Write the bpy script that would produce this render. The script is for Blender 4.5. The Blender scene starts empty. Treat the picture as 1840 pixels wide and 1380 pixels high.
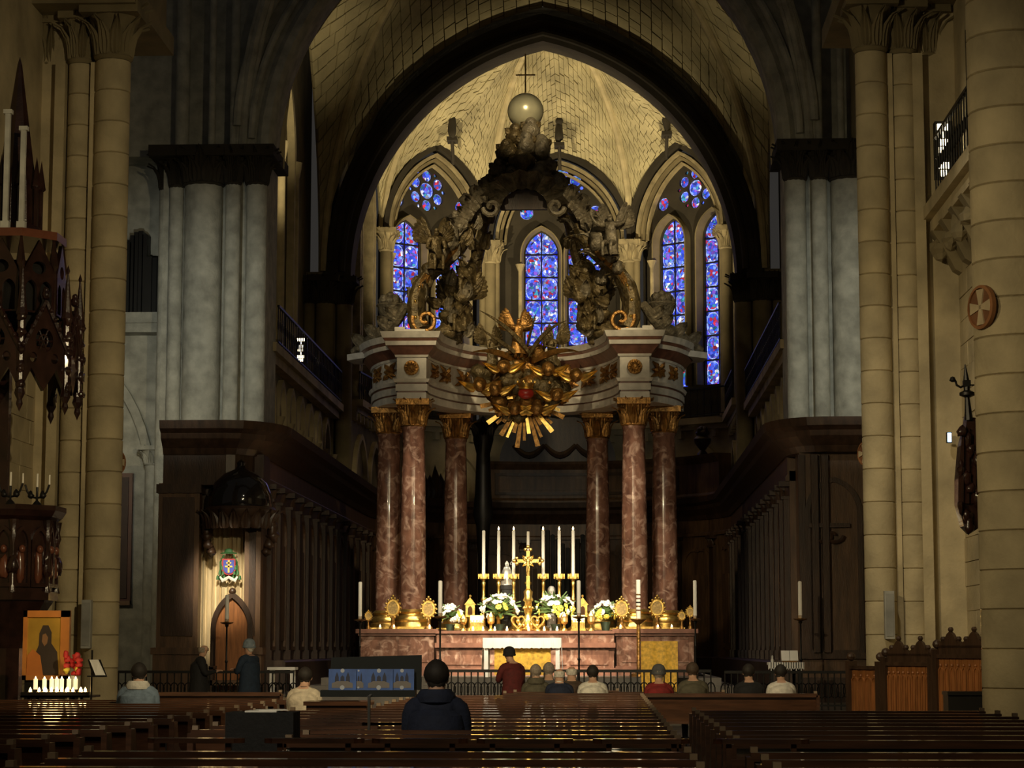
import bpy, bmesh, math, random
from mathutils import Vector, Matrix, Euler
random.seed(7)
PI = math.pi
S = bpy.context.scene
C = S.collection

# ------------------------------------------------------------------ camera, world, exposure, large lights
F_PX = 3950.0
CAM = Vector((2.1, 0.0, 1.6))
TH, PH = math.radians(6.857), math.radians(2.375)
cd = bpy.data.cameras.new('camera'); co = bpy.data.objects.new('camera', cd); C.objects.link(co)
co.location = CAM; co.rotation_euler = (PI/2 + TH, 0, PH)
cd.sensor_fit = 'HORIZONTAL'; cd.sensor_width = 36.0; cd.lens = F_PX/1840*36.0
cd.clip_start = 0.2; cd.clip_end = 400
S.camera = co
FWD = Vector((-math.sin(PH)*math.cos(TH), math.cos(PH)*math.cos(TH), math.sin(TH)))
RGT = Vector((math.cos(PH), math.sin(PH), 0)); UPV = RGT.cross(FWD)
def P(px, py, D):
    d = FWD + RGT*((px-920)/F_PX) + UPV*((690-py)/F_PX)
    return CAM + d*(D/d.y)
def PX(px, D, py=1000): return P(px, py, D).x
def PZ(py, D, px=950): return P(px, py, D).z

w = bpy.data.worlds.new('world'); S.world = w; w.use_nodes = True
w.node_tree.nodes['Background'].inputs[0].default_value = (0.85, 0.78, 0.70, 1)
w.node_tree.nodes['Background'].inputs[1].default_value = 0.026
S.view_settings.view_transform = 'Standard'; S.view_settings.look = 'None'
S.view_settings.gamma = 1; S.view_settings.use_curve_mapping = False
S.view_settings.exposure = 0.28

def spot(name, loc, aim, watts, deg, col=(1, .82, .55), blend=.6, rad=.15):
    l = bpy.data.lights.new(name, 'SPOT'); l.energy = watts; l.color = col
    l.spot_size = math.radians(deg); l.spot_blend = blend; l.shadow_soft_size = rad
    o = bpy.data.objects.new(name, l); C.objects.link(o); o.location = loc
    o.rotation_euler = (Vector(aim)-Vector(loc)).to_track_quat('-Z', 'Y').to_euler()
    return o
def point(name, loc, watts, col=(1, .8, .5), rad=.15):
    l = bpy.data.lights.new(name, 'POINT'); l.energy = watts; l.color = col; l.shadow_soft_size = rad
    o = bpy.data.objects.new(name, l); C.objects.link(o); o.location = loc
    return o
WARM = (1, .80, .46); AMB = (1, .66, .30); COOL = (1, .99, .83); WHT = (1, .87, .64)
# apse and choir vault floodlights standing on the choir gallery
spot('floodlight_apse_left', (-6.3, 78.2, 10.9), (2.0, 85.5, 21), 3700, 84, WARM, .8)
spot('floodlight_apse_right', (6.3, 78.2, 10.9), (-1.0, 85.5, 21), 3700, 84, WARM, .8)
spot('floodlight_choir_left', (-6.2, 64.5, 11.2), (-8.5, 70, 20), 1900, 44, WARM, 1)
spot('floodlight_choir_right', (6.2, 64.5, 11.2), (8.5, 70, 20), 1900, 44, WARM, 1)
# spots hung under the crossing vault for altar and canopy, among added fill lights
spot('altar_spot_left', (-3.5, 47, 18.5), (-.6, 56.4, 1.9), 21000, 13, WHT, .7)
spot('altar_spot_right', (3.5, 47, 18.5), (.8, 56.4, 1.9), 21000, 13, WHT, .7)
spot('canopy_spot_left', (-5.0, 45.5, 16.4), (-1.5, 58.4, 11.2), 4200, 26, WARM, .8)
spot('canopy_spot_right', (5.0, 45.5, 16.4), (1.5, 58.4, 11.2), 4200, 26, WARM, .8)
spot('entablature_spot', (0, 44.5, 8.6), (0, 58, 8.2), 260, 34, WARM, .8)
spot('crossing_fill', (0, 35.5, 12.6), (0, 52, 2.6), 6500, 46, WHT, 1)  # added wide fill from above the view, brightens candles and stall fronts
spot('near_pew_fill', (2.2, 1.5, 9), (1.8, 17, .9), 900, 42, WARM, 1)  # added unseen light that lifts the nearest pews, no pendant hangs here
spot('column_spot_left', (-1.6, 50, 16.8), (-3.2, 58.3, 3.4), 7500, 19, WHT, .8)
spot('column_spot_right', (1.6, 50, 16.8), (3.2, 58.3, 3.4), 7500, 19, WHT, .8)
spot('altar_front_fill_left', (-6.4, 44.6, 9.6), (-.6, 56, 2.6), 8500, 24, WHT, .8)  # added pair of fixtureless front lights to whiten the altar cloth
spot('altar_front_fill_right', (6.4, 44.6, 9.6), (.8, 56, 2.6), 8500, 24, WHT, .8)
spot('brochure_rack_fill', (-2.6, 7, 8.5), (-.5, 19.8, 1.1), 1700, 20, WHT, 1)  # added unseen light so the brochures read, not a pendant lamp
spot('drum_pier_fill', (-2, 12, 8.5), (7.8, 29.8, 5.5), 1500, 40, WARM, 1)  # extra light added to even out the drum pier
spot('transept_fill', (-13.5, 48, 7.5), (-11.0, 61, 4.5), 420, 58, WARM, 1)  # added light to lift the dark transept wall
spot('orb_spot', (0.6, 47, 18.9), (0, 59.6, 15.8), 4200, 10, WARM, .9)
# transept floodlights washing the crossing piers with a cooler light
spot('pier_flood_left', (-8.0, 47.5, 9.2), (-8.6, 60, 9.2), 950, 56, COOL, .9)
spot('pier_flood_right', (8.0, 47.5, 9.2), (8.6, 60, 9.2), 950, 56, COOL, .9)
# nave lamps on the side galleries behind the viewer
spot('nave_flood_left', (-6.6, 16, 9.8), (5.8, 42, 3.5), 5800, 54, WARM, 1)
spot('nave_flood_right', (6.6, 13, 9.8), (-8.2, 42, 3.0), 6400, 54, WARM, 1)
spot('wall_flood_right', (4.5, 33.5, 12.5), (8.0, 38.5, 4.0), 900, 70, WHT, .9)
spot('throne_spot', (-6.7, 49.3, 6.0), (-7.2, 54.2, 2.8), 1900, 26, WHT, .9)

# ------------------------------------------------------------------ materials
MATS = {}
def mat(name, col, rough=.7, metal=0.0, var=.25, scale=3.0, bump=.0, bscale=None, col2=None, emit=None, estr=0, stretch=None, coat=0, spec=None):
    if name in MATS: return MATS[name]
    m = bpy.data.materials.new(name); m.use_nodes = True; nt = m.node_tree; N = nt.nodes; L = nt.links
    b = N['Principled BSDF']; b.inputs['Roughness'].default_value = rough; b.inputs['Metallic'].default_value = metal
    if coat: b.inputs['Coat Weight'].default_value = coat
    if spec is not None: b.inputs['Specular IOR Level'].default_value = spec
    tc = N.new('ShaderNodeTexCoord'); mp = N.new('ShaderNodeMapping'); L.new(tc.outputs['Object'], mp.inputs[0])
    if stretch: mp.inputs['Scale'].default_value = stretch
    nz = N.new('ShaderNodeTexNoise'); nz.inputs['Scale'].default_value = scale; nz.inputs['Detail'].default_value = 6
    L.new(mp.outputs[0], nz.inputs[0])
    cr = N.new('ShaderNodeValToRGB'); c = Vector(col)
    c2 = Vector(col2) if col2 else c*(1-var)
    c1 = c if col2 else c*(1+var*.6)
    cr.color_ramp.elements[0].position = .32; cr.color_ramp.elements[1].position = .68
    cr.color_ramp.elements[0].color = (*c2, 1); cr.color_ramp.elements[1].color = (*[min(1, v) for v in c1], 1)
    L.new(nz.outputs[0], cr.inputs[0]); L.new(cr.outputs[0], b.inputs['Base Color'])
    if bump:
        n2 = N.new('ShaderNodeTexNoise'); n2.inputs['Scale'].default_value = bscale or scale*6; n2.inputs['Detail'].default_value = 4
        L.new(mp.outputs[0], n2.inputs[0])
        bp = N.new('ShaderNodeBump'); bp.inputs['Strength'].default_value = bump; bp.inputs['Distance'].default_value = .05
        L.new(n2.outputs[0], bp.inputs['Height']); L.new(bp.outputs[0], b.inputs['Normal'])
    if emit:
        b.inputs['Emission Color'].default_value = (*emit, 1); b.inputs['Emission Strength'].default_value = estr
    MATS[name] = m; return m
stone = mat('nave_limestone', (.50, .42, .26), .85, var=.30, scale=1.1, bump=.25, bscale=14)
stone_g = mat('grey_limestone', (.46, .455, .39), .85, var=.30, scale=2.6, bump=.4, bscale=12)
stone_d = mat('dark_stone', (.040, .033, .022), .9, var=.3, scale=1.2, bump=.2)  # near-black brown stone with slight random variation
stone_b = mat('choir_brown_stone', (.22, .18, .10), .9, var=.3, scale=1.2, bump=.2)
stone_m = mat('weathered_stone', (.36, .30, .175), .88, var=.35, scale=2.5, bump=.2)
rib_y = mat('pale_rib_stone', (.55, .47, .28), .85, var=.25, scale=2)
vault_m = mat('vault_stone', (.50, .44, .26), .85, var=.33, scale=.8, bump=.2, bscale=10)
mortar = mat('vault_mortar', (.20, .165, .085), .95, var=.3, scale=2)
white_stone = mat('white_marble', (.66, .62, .55), .45, var=.2, scale=4)
red_marble = mat('red_vein_marble', (.235, .115, .075), .22, col2=(.10, .045, .030), scale=5.5, stretch=(1, 1, .45), coat=.4)
def veins(m, col, lo, hi, scale):
    nt = m.node_tree; N = nt.nodes; L = nt.links; b = N['Principled BSDF']
    src = b.inputs['Base Color'].links[0].from_socket
    nz = N.new('ShaderNodeTexNoise'); nz.inputs['Scale'].default_value = scale; nz.inputs['Detail'].default_value = 8; nz.inputs['Distortion'].default_value = 1.3
    tc = N.new('ShaderNodeTexCoord'); L.new(tc.outputs['Object'], nz.inputs[0])
    r = N.new('ShaderNodeValToRGB'); r.color_ramp.elements[0].position = lo; r.color_ramp.elements[1].position = hi
    L.new(nz.outputs[0], r.inputs[0])
    mx = N.new('ShaderNodeMix'); mx.data_type = 'RGBA'; L.new(r.outputs[0], mx.inputs[0]); L.new(src, mx.inputs[6]); mx.inputs[7].default_value = (*col, 1)
    L.new(mx.outputs[2], b.inputs['Base Color'])
veins(red_marble, (.46, .30, .22), .50, .74, 3.6)
red_trim = mat('red_marble_trim', (.19, .085, .055), .3, var=.3, scale=6)
gold = mat('gilding', (.85, .56, .16), .28, .95, var=.35, scale=9, bump=.15)
gold_d = mat('aged_gilding', (.36, .185, .05), .36, .75, var=.55, scale=7, bump=.5, bscale=16)
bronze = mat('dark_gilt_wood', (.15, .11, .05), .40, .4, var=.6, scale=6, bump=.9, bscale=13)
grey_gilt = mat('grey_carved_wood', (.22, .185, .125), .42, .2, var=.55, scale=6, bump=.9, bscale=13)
silver = mat('silver', (.74, .74, .70), .3, .35, var=.15, scale=8)
orb_m = mat('tarnished_globe', (.70, .66, .45), .28, .35, var=.12, scale=3)
wood_d = mat('dark_stall_oak', (.050, .026, .014), .42, var=.45, scale=2.2, stretch=(3, 3, .6), bump=.1)
wood_m = mat('brown_stall_oak', (.115, .062, .030), .45, var=.45, scale=2.2, stretch=(3, 3, .5), bump=.1)
wood_p = mat('pulpit_walnut', (.030, .012, .009), .25, var=.5, scale=4, bump=.1, coat=.5)
wood_pew = mat('pew_oak', (.095, .040, .020), .33, var=.45, scale=3, stretch=(.7, 6, 6), bump=.03, coat=.6)
wood_o = mat('orange_oak', (.30, .115, .035), .42, var=.35, scale=3, stretch=(5, 5, .7))
black = mat('black_iron', (.012, .011, .010), .45, .3, var=.2)
floor_m = mat('stone_floor', (.12, .105, .085), .55, var=.35, scale=2)
wax = mat('white_wax', (.92, .88, .76), .45, var=.05, spec=.3)
cloth_w = mat('white_linen', (.86, .84, .78), .9, var=.06)
cloth_y = mat('gold_brocade', (.72, .42, .045), .6, var=.35, scale=14)
flame_m = mat('candle_flame', (1, .6, .2), .5, emit=(1, .62, .22), estr=14)
curtain_m = mat('cream_drape', (.62, .50, .30), .85, var=.2, scale=3, stretch=(5, 5, .5))

# ------------------------------------------------------------------ mesh helpers
class MB:
    def __init__(s): s.v = []; s.f = []; s.mi = []; s.cur = 0; s.M = Matrix(); s.sm = 40
    def add(s, vs, fs):
        o = len(s.v); s.v += [tuple(s.M @ Vector(v)) for v in vs]
        s.f += [tuple(i+o for i in f) for f in fs]; s.mi += [s.cur]*len(fs); return s
    def box(s, x0, x1, y0, y1, z0, z1):
        return s.add([(x0, y0, z0), (x1, y0, z0), (x1, y1, z0), (x0, y1, z0), (x0, y0, z1), (x1, y0, z1), (x1, y1, z1), (x0, y1, z1)],
                     [(0, 3, 2, 1), (4, 5, 6, 7), (0, 1, 5, 4), (1, 2, 6, 5), (2, 3, 7, 6), (3, 0, 4, 7)])
    def cbox(s, x, y, z, sx, sy, sz): return s.box(x-sx/2, x+sx/2, y-sy/2, y+sy/2, z, z+sz)
    def lathe(s, prof, c=(0, 0, 0), n=16, a0=0, a1=2*PI, sx=1, sy=1, rot=0):
        vs = []; fs = []; full = abs(a1-a0-2*PI) < 1e-6; k = n if full else n+1
        for r, z in prof:
            for i in range(k):
                a = a0+(a1-a0)*i/n+rot; vs.append((c[0]+r*sx*math.cos(a), c[1]+r*sy*math.sin(a), c[2]+z))
        for j in range(len(prof)-1):
            for i in range(n):
                i2 = (i+1) % k; fs.append((j*k+i, j*k+i2, (j+1)*k+i2, (j+1)*k+i))
        if full:
            if prof[0][0] > 1e-4: fs.append(tuple(range(k-1, -1, -1)))
            if prof[-1][0] > 1e-4: fs.append(tuple((len(prof)-1)*k+i for i in range(k)))
        return s.add(vs, fs)
    def prism(s, pts, axis, a0, a1):
        """extrude 2D polygon; axis 'y': pts (x,z); 'x': pts (y,z); 'z': pts (x,y)"""
        def m(p, a): return (p[0], a, p[1]) if axis == 'y' else ((a, p[0], p[1]) if axis == 'x' else (p[0], p[1], a))
        n = len(pts); vs = [m(p, a0) for p in pts]+[m(p, a1) for p in pts]
        fs = [tuple(range(n)), tuple(range(2*n-1, n-1, -1))]+[(i, i+n, (i+1) % n+n, (i+1) % n) for i in range(n)]
        return s.add(vs, fs)
    def tube(s, pts, r, n=6, cap=True, flat=1.0):
        pts = [Vector(p) for p in pts]; m = len(pts); rs = r if isinstance(r, (list, tuple)) else [r]*m
        vs = []; fs = []; ref = None
        for i, p in enumerate(pts):
            t = (pts[min(i+1, m-1)]-pts[max(i-1, 0)]).normalized()
            if ref is None: ref = Vector((0, 0, 1)) if abs(t.z) < .9 else Vector((0, 1, 0))
            u = t.cross(ref)
            if u.length < 1e-4: u = t.orthogonal()
            u.normalize(); v = u.cross(t); ref = v
            for k in range(n):
                a = 2*PI*k/n; vs.append(p+u*math.cos(a)*rs[i]*flat+v*math.sin(a)*rs[i])
        for i in range(m-1):
            for k in range(n): fs.append((i*n+k, i*n+(k+1) % n, (i+1)*n+(k+1) % n, (i+1)*n+k))
        if cap: fs += [tuple(range(n-1, -1, -1)), tuple((m-1)*n+k for k in range(n))]
        return s.add(vs, fs)
    def sweep(s, pts, prof, nrm, closed=False):
        """prof: (u,v): u along nrm x tangent, v along nrm. closed profile polygon"""
        pts = [Vector(p) for p in pts]; m = len(pts); k = len(prof); vs = []; fs = []; nrm = Vector(nrm).normalized()
        for i, p in enumerate(pts):
            if closed: a, b = pts[(i-1) % m], pts[(i+1) % m]
            else: a, b = pts[max(i-1, 0)], pts[min(i+1, m-1)]
            t0 = (p-a); t1 = (b-p); t = (b-a).normalized(); sc = 1
            if t0.length > 1e-6 and t1.length > 1e-6:
                c = max(-.6, t0.normalized().dot(t1.normalized())); sc = 1/math.sqrt(max(.2, (1+c)/2)); t = (t0.normalized()+t1.normalized()).normalized()
            u = nrm.cross(t).normalized()*sc
            for (pu, pv) in prof: vs.append(p+u*pu+nrm*pv)
        for i in range(m if closed else m-1):
            i2 = (i+1) % m
            for j in range(k): fs.append((i*k+j, i*k+(j+1) % k, i2*k+(j+1) % k, i2*k+j))
        if not closed: fs += [tuple(range(k-1, -1, -1)), tuple((m-1)*k+j for j in range(k))]
        return s.add(vs, fs)
    def ball(s, c, r, n=10, m=7, sc=(1, 1, 1)):
        prof = [(math.sin(PI*j/m)*r, -math.cos(PI*j/m)*r) for j in range(m+1)]; prof[0] = (1e-5, -r); prof[-1] = (1e-5, r)
        M0 = s.M; s.M = M0 @ Matrix.Translation(Vector(c)) @ Matrix.Diagonal((*sc, 1)); s.lathe(prof, n=n); s.M = M0; return s
    def lump(s, c, r, seed=0, amp=.25, n=12, m=8, sc=(1, 1, 1)):
        s.sm = 80; rnd = random.Random(seed); ph = [rnd.uniform(0, 6.3) for _ in range(6)]; vs = []; fs = []
        for j in range(m+1):
            for i in range(n):
                a = 2*PI*i/n; b = PI*j/m; d = Vector((math.sin(b)*math.cos(a), math.sin(b)*math.sin(a), -math.cos(b)))
                q = r*(1+amp*(math.sin(3*d.x+ph[0])+math.sin(4*d.y+ph[1])+math.sin(4*d.z+ph[2])+.6*math.sin(7*d.x+5*d.z+ph[3]))/2)
                vs.append((c[0]+d.x*q*sc[0], c[1]+d.y*q*sc[1], c[2]+d.z*q*sc[2]))
        for j in range(m):
            for i in range(n): fs.append((j*n+i, j*n+(i+1) % n, (j+1)*n+(i+1) % n, (j+1)*n+i))
        return s.add(vs, fs)
    def leaf(s, M, L=.4, W=.22, curl=.9, ridges=3, n=5):
        """curled acanthus leaf rising along +z, curling to -y"""
        vs = []; fs = []; k = 7
        for i in range(n+1):
            t = i/n; a = curl*t*t*2.2
            z = L*math.sin(min(a, 2.6))/max(curl*2.2, .01)+L*t*.45; y = -L*(1-math.cos(min(a, 2.6)))*.45
            wd = W*(.55+.6*math.sin(PI*min(1, t*1.05+.05)))*(1-.75*t**4)
            for j in range(k):
                q = (j/(k-1)-.5)*2
                vs.append((q*wd*.5, y-.35*wd*(1-q*q)*.5-.03*L*math.cos(q*PI*ridges), z-.12*L*abs(q)*t))
        for i in range(n):
            for j in range(k-1): a = i*k+j; fs.append((a, a+1, a+k+1, a+k))
        M0 = s.M; s.M = M0 @ M; s.add(vs, fs); s.M = M0; return s
    def mesh(s, name, mats, smooth=False):
        me = bpy.data.meshes.new(name); me.from_pydata(s.v, [], s.f)
        ms = mats if isinstance(mats, (list, tuple)) else [mats]
        for m in ms: me.materials.append(m)
        if len(ms) > 1: me.polygons.foreach_set('material_index', s.mi)
        bm = bmesh.new(); bm.from_mesh(me); bmesh.ops.recalc_face_normals(bm, faces=bm.faces); bm.to_mesh(me); bm.free()
        if smooth: smooth_angle(me, s.sm)
        return me
    def build(s, name, mats, parent=None, smooth=False):
        return put(name, s.mesh(name, mats, smooth), parent)
def smooth_angle(me, deg=40):
    bm = bmesh.new(); bm.from_mesh(me); lim = math.radians(deg)
    for f in bm.faces: f.smooth = True
    for e in bm.edges:
        if len(e.link_faces) == 2 and e.calc_face_angle(0) > lim: e.smooth = False
    bm.to_mesh(me); bm.free()
WORLD = {}           # Empty -> world translation, for parts whose mesh is written in world coordinates
def put(name, me, parent=None):
    o = bpy.data.objects.new(name, me); C.objects.link(o)
    if parent is not None:
        o.parent = parent
        if parent.name in WORLD: o.matrix_parent_inverse = Matrix.Translation(-WORLD[parent.name])
    return o
def tag(o, label, cat, group=None):
    o['label'] = label; o['category'] = cat
    if group: o['group'] = group
    return o
def thing(name, label, cat, loc=(0, 0, 0), rz=0, group=None, world=False):
    """Empty at the thing's base; world=True: its parts are written in world coordinates"""
    o = bpy.data.objects.new(name, None); C.objects.link(o); o.location = loc; o.rotation_euler = (0, 0, rz); o.empty_display_size = .2
    if world: WORLD[o.name] = Vector(loc)
    return tag(o, label, cat, group)
def struct(o): o['kind'] = 'structure'; return o
def dup(root, loc, rz=None, label=None, group=None, scale=None):
    r = root.copy(); C.objects.link(r); r.location = loc
    if rz is not None: r.rotation_euler = (0, 0, rz)
    if scale: r.scale = (scale,)*3
    if label: r['label'] = label
    if group: r['group'] = group
    for ch in list(root.children):
        c = ch.copy(); C.objects.link(c); c.parent = r
        for g in ch.children:
            d = g.copy(); C.objects.link(d); d.parent = c
    return r
def plate(name, outline, holes, th, mat_, M=None, parent=None, bevel=0):
    """flat plate in local XY with holes, thickness th along local z, placed by M"""
    cu = bpy.data.curves.new(name, 'CURVE'); cu.dimensions = '2D'; cu.fill_mode = 'BOTH'; cu.extrude = th/2; cu.bevel_depth = bevel
    for ring in [outline]+list(holes):
        sp = cu.splines.new('POLY'); sp.points.add(len(ring)-1); sp.use_cyclic_u = True
        for i, p in enumerate(ring): sp.points[i].co = (p[0], p[1], 0, 1)
    tmp = bpy.data.objects.new('tmp', cu); C.objects.link(tmp)
    dg = bpy.context.evaluated_depsgraph_get()
    me = bpy.data.meshes.new_from_object(tmp.evaluated_get(dg)); me.name = name
    bpy.data.objects.remove(tmp); bpy.data.curves.remove(cu)
    if M is not None: me.transform(M)
    me.materials.clear(); me.materials.append(mat_)
    return put(name, me, parent)
def circ(cx, cy, r, n=20, a0=0): return [(cx+r*math.cos(a0+2*PI*i/n), cy+r*math.sin(a0+2*PI*i/n)) for i in range(n)]
def arch2(x0, x1, z0, rise, n=10):
    """pointed (or round, rise = half span) arch polyline from (x0,z0) over the apex to (x1,z0)"""
    a = (x1-x0)/2; R = (rise*rise+a*a)/(2*a); tm = math.asin(min(1, rise/R)) if rise <= R else PI/2
    if a > R: tm = PI-tm
    L = [(x0+R-R*math.cos(tm*i/n), z0+R*math.sin(tm*i/n)) for i in range(n+1)]
    return L+[(x0+x1-x, z) for x, z in L[-2::-1]]
def lancet(x0, x1, z0, zs, rise, n=8): return [(x0, z0)]+arch2(x0, x1, zs, rise, n)+[(x1, z0)]
def frame_M(o, ux):
    """local x -> ux (horizontal), local y -> world z, local z -> outward normal"""
    ux = Vector(ux).normalized(); nz = ux.cross(Vector((0, 0, 1)))
    return Matrix(((ux.x, 0, nz.x, o[0]), (ux.y, 0, nz.y, o[1]), (ux.z, 1, nz.z, o[2]), (0, 0, 0, 1)))

# ================================================================== STRUCTURE
b = MB(); b.box(-30, 30, -6, 46.5, -.3, 0); struct(b.build('floor', floor_m))
b = MB(); b.box(-30, 30, 46.5, 92, -.3, .30); struct(b.build('floor', floor_m))
b = MB(); b.box(-6.0, 6.0, 51.6, 92, .0, .52); struct(b.build('floor', floor_m))
b = MB(); b.box(-5.0, 5.2, 52.6, 64, .0, .72); b.box(-4.7, 4.9, 53.1, 64, .0, .90); struct(b.build('floor', floor_m))

def masonry(name, M, u0, u1, z0, z1, mat_, bw, bh, parent=None, limit=10**6, th=.06):
    """ashlar wall blocks proud of the wall plane (u along local x, z up, toward local z)"""
    r = random.Random(int(u1*13+z1*7)); row = 0; z = z0; rest = MB(); made = 0
    while z < z1-.05:
        h = min(bh, z1-z); u = u0-(bw*.5 if row % 2 else 0)
        while u < u1:
            ww = bw*r.uniform(.8, 1.2); a, c = max(u, u0)+.008, min(u+ww, u1)-.008; u += ww
            if c-a < .05: continue
            bb = MB() if made < limit else rest
            bb.M = M; bb.box(a, c, z+.008, z+h-.008, -th, r.uniform(.008, .03)); 
            if bb is not rest: bb.build('stone_block', mat_, parent)
            made += 1
        z += bh; row += 1
    if rest.v: o = rest.build('stone_courses', mat_, parent); o['kind'] = 'stuff'

# nave walls behind the piers
WX = 9.0
b = MB(); b.box(WX, WX+.8, -6, 62, 0, 24); wr = struct(b.build('wall_right', stone))
masonry('w', frame_M((WX, 45, 0), (0, -1, 0)), 0, 14, 0, 9.3, stone, 1.0, .46, wr)
b = MB(); b.box(-WX-.8, -WX, -6, 45.5, 0, 24); wl = struct(b.build('wall_left', stone))
masonry('w', frame_M((-WX, 33, 0), (0, 1, 0)), 0, 12, 0, 9.3, stone, 1.0, .46, wl)
# left arm of the transept: east wall and return
b = MB(); b.box(-22, -7.6, 61.2, 62, 0, 26); wt = struct(b.build('wall_transept', stone_g))
b = MB(); b.box(-22.8, -22, 44, 62, 0, 26); struct(b.build('wall_transept', stone_g))
b = MB(); b.box(7.6, 22, 61.2, 62, 0, 26); struct(b.build('wall_transept', stone_g))

drum_cache = {}
def drum(r, h, m):
    k = (round(r, 3), round(h, 3), m.name)
    if k not in drum_cache:
        d = MB(); d.lathe([(r-.022, 0), (r, .018), (r, h-.018), (r-.022, h)], n=20); drum_cache[k] = d.mesh('stone_drum', m, True)
    return drum_cache[k]
def shaft_drums(parent, x, y, r, z0, z1, h, m):
    n = max(1, round((z1-z0)/h)); hh = (z1-z0)/n
    for i in range(n):
        o = put('stone_drum', drum(r, hh, m), parent)
        o.matrix_parent_inverse = Matrix(); o.location = Vector((x, y, z0+i*hh))-WORLD[parent.name]
        o.rotation_euler = (0, 0, random.uniform(0, 6))
def capital_leafy(b, x, y, r, z, h, R=1.7, n=10):
    b.lathe([(r, 0), (r*1.15, h*.06), (r*1.02, h*.12), (r*1.1, h*.4), (r*R*.85, h*.75), (r*R*.9, h*.8)], (x, y, z), n=12)
    b.box(x-r*R, x+r*R, y-r*R, y+r*R, z+h*.78, z+h)
    for k in range(n):
        a = 2*PI*k/n
        for (lv, ll) in ((.08, .42), (.38, .42)):
            aa = a+(PI/n if lv > .2 else 0)
            b.leaf(Matrix.Translation((x+math.cos(aa)*r*1.02, y+math.sin(aa)*r*1.02, z+h*lv)) @ Matrix.Rotation(aa+PI/2, 4, 'Z'), h*ll*1.6, r*.75, .8)
def attic_base(b, x, y, r, z=0, h=.5):
    b.lathe([(r*1.55, 0), (r*1.55, h*.35), (r*1.45, h*.4), (r*1.5, h*.55), (r*1.3, h*.65), (r*1.2, h*.75), (r*1.28, h*.85), (r, h)], (x, y, z), n=16)

def as_pier(t):
    t['kind'] = 'structure'; del t['category']; return t
def wpier(s):
    side = 'pulpit' if s < 0 else 'carved bench'
    t = thing('pier', 'tall clustered ochre limestone pier of round shafts next to the '+side, 'pier', (s*7.9, 43, 0), world=True); as_pier(t)
    sh = [(-7.52, 42, .34), (-8.22, 42.2, .23), (-8.93, 42.5, .23)] if s < 0 else [(7.34, 42, .30), (7.98, 42.2, .27), (8.51, 42.5, .25)]
    for x, y, r in sh:
        shaft_drums(t, x, y, r, .6, 13.1, .62, stone)
        b = MB(); attic_base(b, x, y, r, 0, .6); b.build('shaft_base', stone, t, True)
        b = MB(); capital_leafy(b, x, y, r, 13.1, 1.1); b.build('capital', stone_b, t, True)
    b = MB(); xs = [p[0] for p in sh]
    b.box(min(xs)-.25 if s < 0 else min(xs)+.2, max(xs)-.1 if s < 0 else max(xs)+.5, 42.25, 43.4, 0, 14.2)
    b.build('pier_core', stone, t)
    for i in range(2):
        x = (sh[i][0]+sh[i+1][0])/2; b = MB(); b.box(x-.10, x+.10, 41.98, 42.4, 0, 13.1); b.build('pilaster_strip', stone, t)
    b = MB(); b.box(min(xs)-.6, max(xs)+.55, 41.3, 45.2, 14.1, 14.5); b.box(min(xs)-.4, max(xs)+.42, 41.5, 45, 14.5, 18); b.build('impost', stone_b, t)
    return t
wpL = wpier(-1); wpR = wpier(1)
t = thing('pier', 'massive single ochre drum pier beside the dark hanging carved tracery', 'pier', (7.72, 29.8, 0), world=True); as_pier(t)
shaft_drums(t, 7.72, 29.8, .58, .55, 12, .515, stone)
b = MB(); attic_base(b, 7.72, 29.8, .58, 0, .55); b.build('shaft_base', stone, t, True)
b = MB(); b.box(7.95, 9.1, 29.4, 31, 0, 12); b.build('pier_core', stone, t)

def epier(s):
    t = thing('pier', 'grey-green limestone crossing pier rising above the '+('throne' if s < 0 else 'panelled stalls beside the ochre pier'), 'pier', (s*8.4, 60, 0), world=True); as_pier(t)
    for x, y, r in ((7.36, 59.0, .29), (8.0, 58.9, .21), (8.85, 59.1, .52), (9.62, 59.2, .2), (10.0, 59.5, .16)):
        b = MB(); b.lathe([(r, 0), (r, 14.25)], (s*x, y, 0), n=24); b.build('shaft', stone_g, t, True)
        b = MB(); capital_leafy(b, s*x, y, r, 14.2, 1.0, 1.5 if r < .4 else 1.25); b.build('capital', stone_d, t, True)
    b = MB(); b.box(min(s*7.15, s*10), max(s*7.15, s*10), 59.25, 61.4, 0, 15); b.build('pier_core', stone_g, t)
    b = MB(); x0, x1 = sorted((s*6.85, s*10.3)); b.box(x0, x1, 58.55, 61.4, 15.0, 15.3); b.build('impost', stone_d, t)
    x0, x1 = sorted((s*7.1, s*11.5)); b = MB(); b.box(x0, x1, 60.0, 61.4, 15.3, 27); b.build('spandrel_wall', stone_g, t)
    for x, y, r, x1, y1 in ((8.0, 58.95, .13, 8.0, 58.95), (8.62, 58.9, .1, 8.62, 58.9), (9.5, 59.2, .2, 9.5, 59.2)):
        b = MB(); b.tube([(s*x, y, 15.3), (s*x, y, 24)], r, 10); b.build('wall_rib', stone_g, t, True)
    for k, (dx, r) in enumerate(((0, .15), (.16, .08), (-.16, .08))):
        pts = []
        for i in range(15):
            a = PI/2*i/14; f = 1-math.cos(a); pts.append((s*((7.75+dx)*(1-f)), 58.9-f*7.6, 15.3+9.5*math.sin(a)))
        b = MB(); b.tube(pts, r, 8); b.build('diagonal_rib', stone_g, t, True)
    return t
epier(-1); epier(1)

def arch3(hw, D, z0, rise, n=22, cx=0): return [(cx+x, D, z) for x, z in arch2(-hw, hw, z0, rise, n)]
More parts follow.
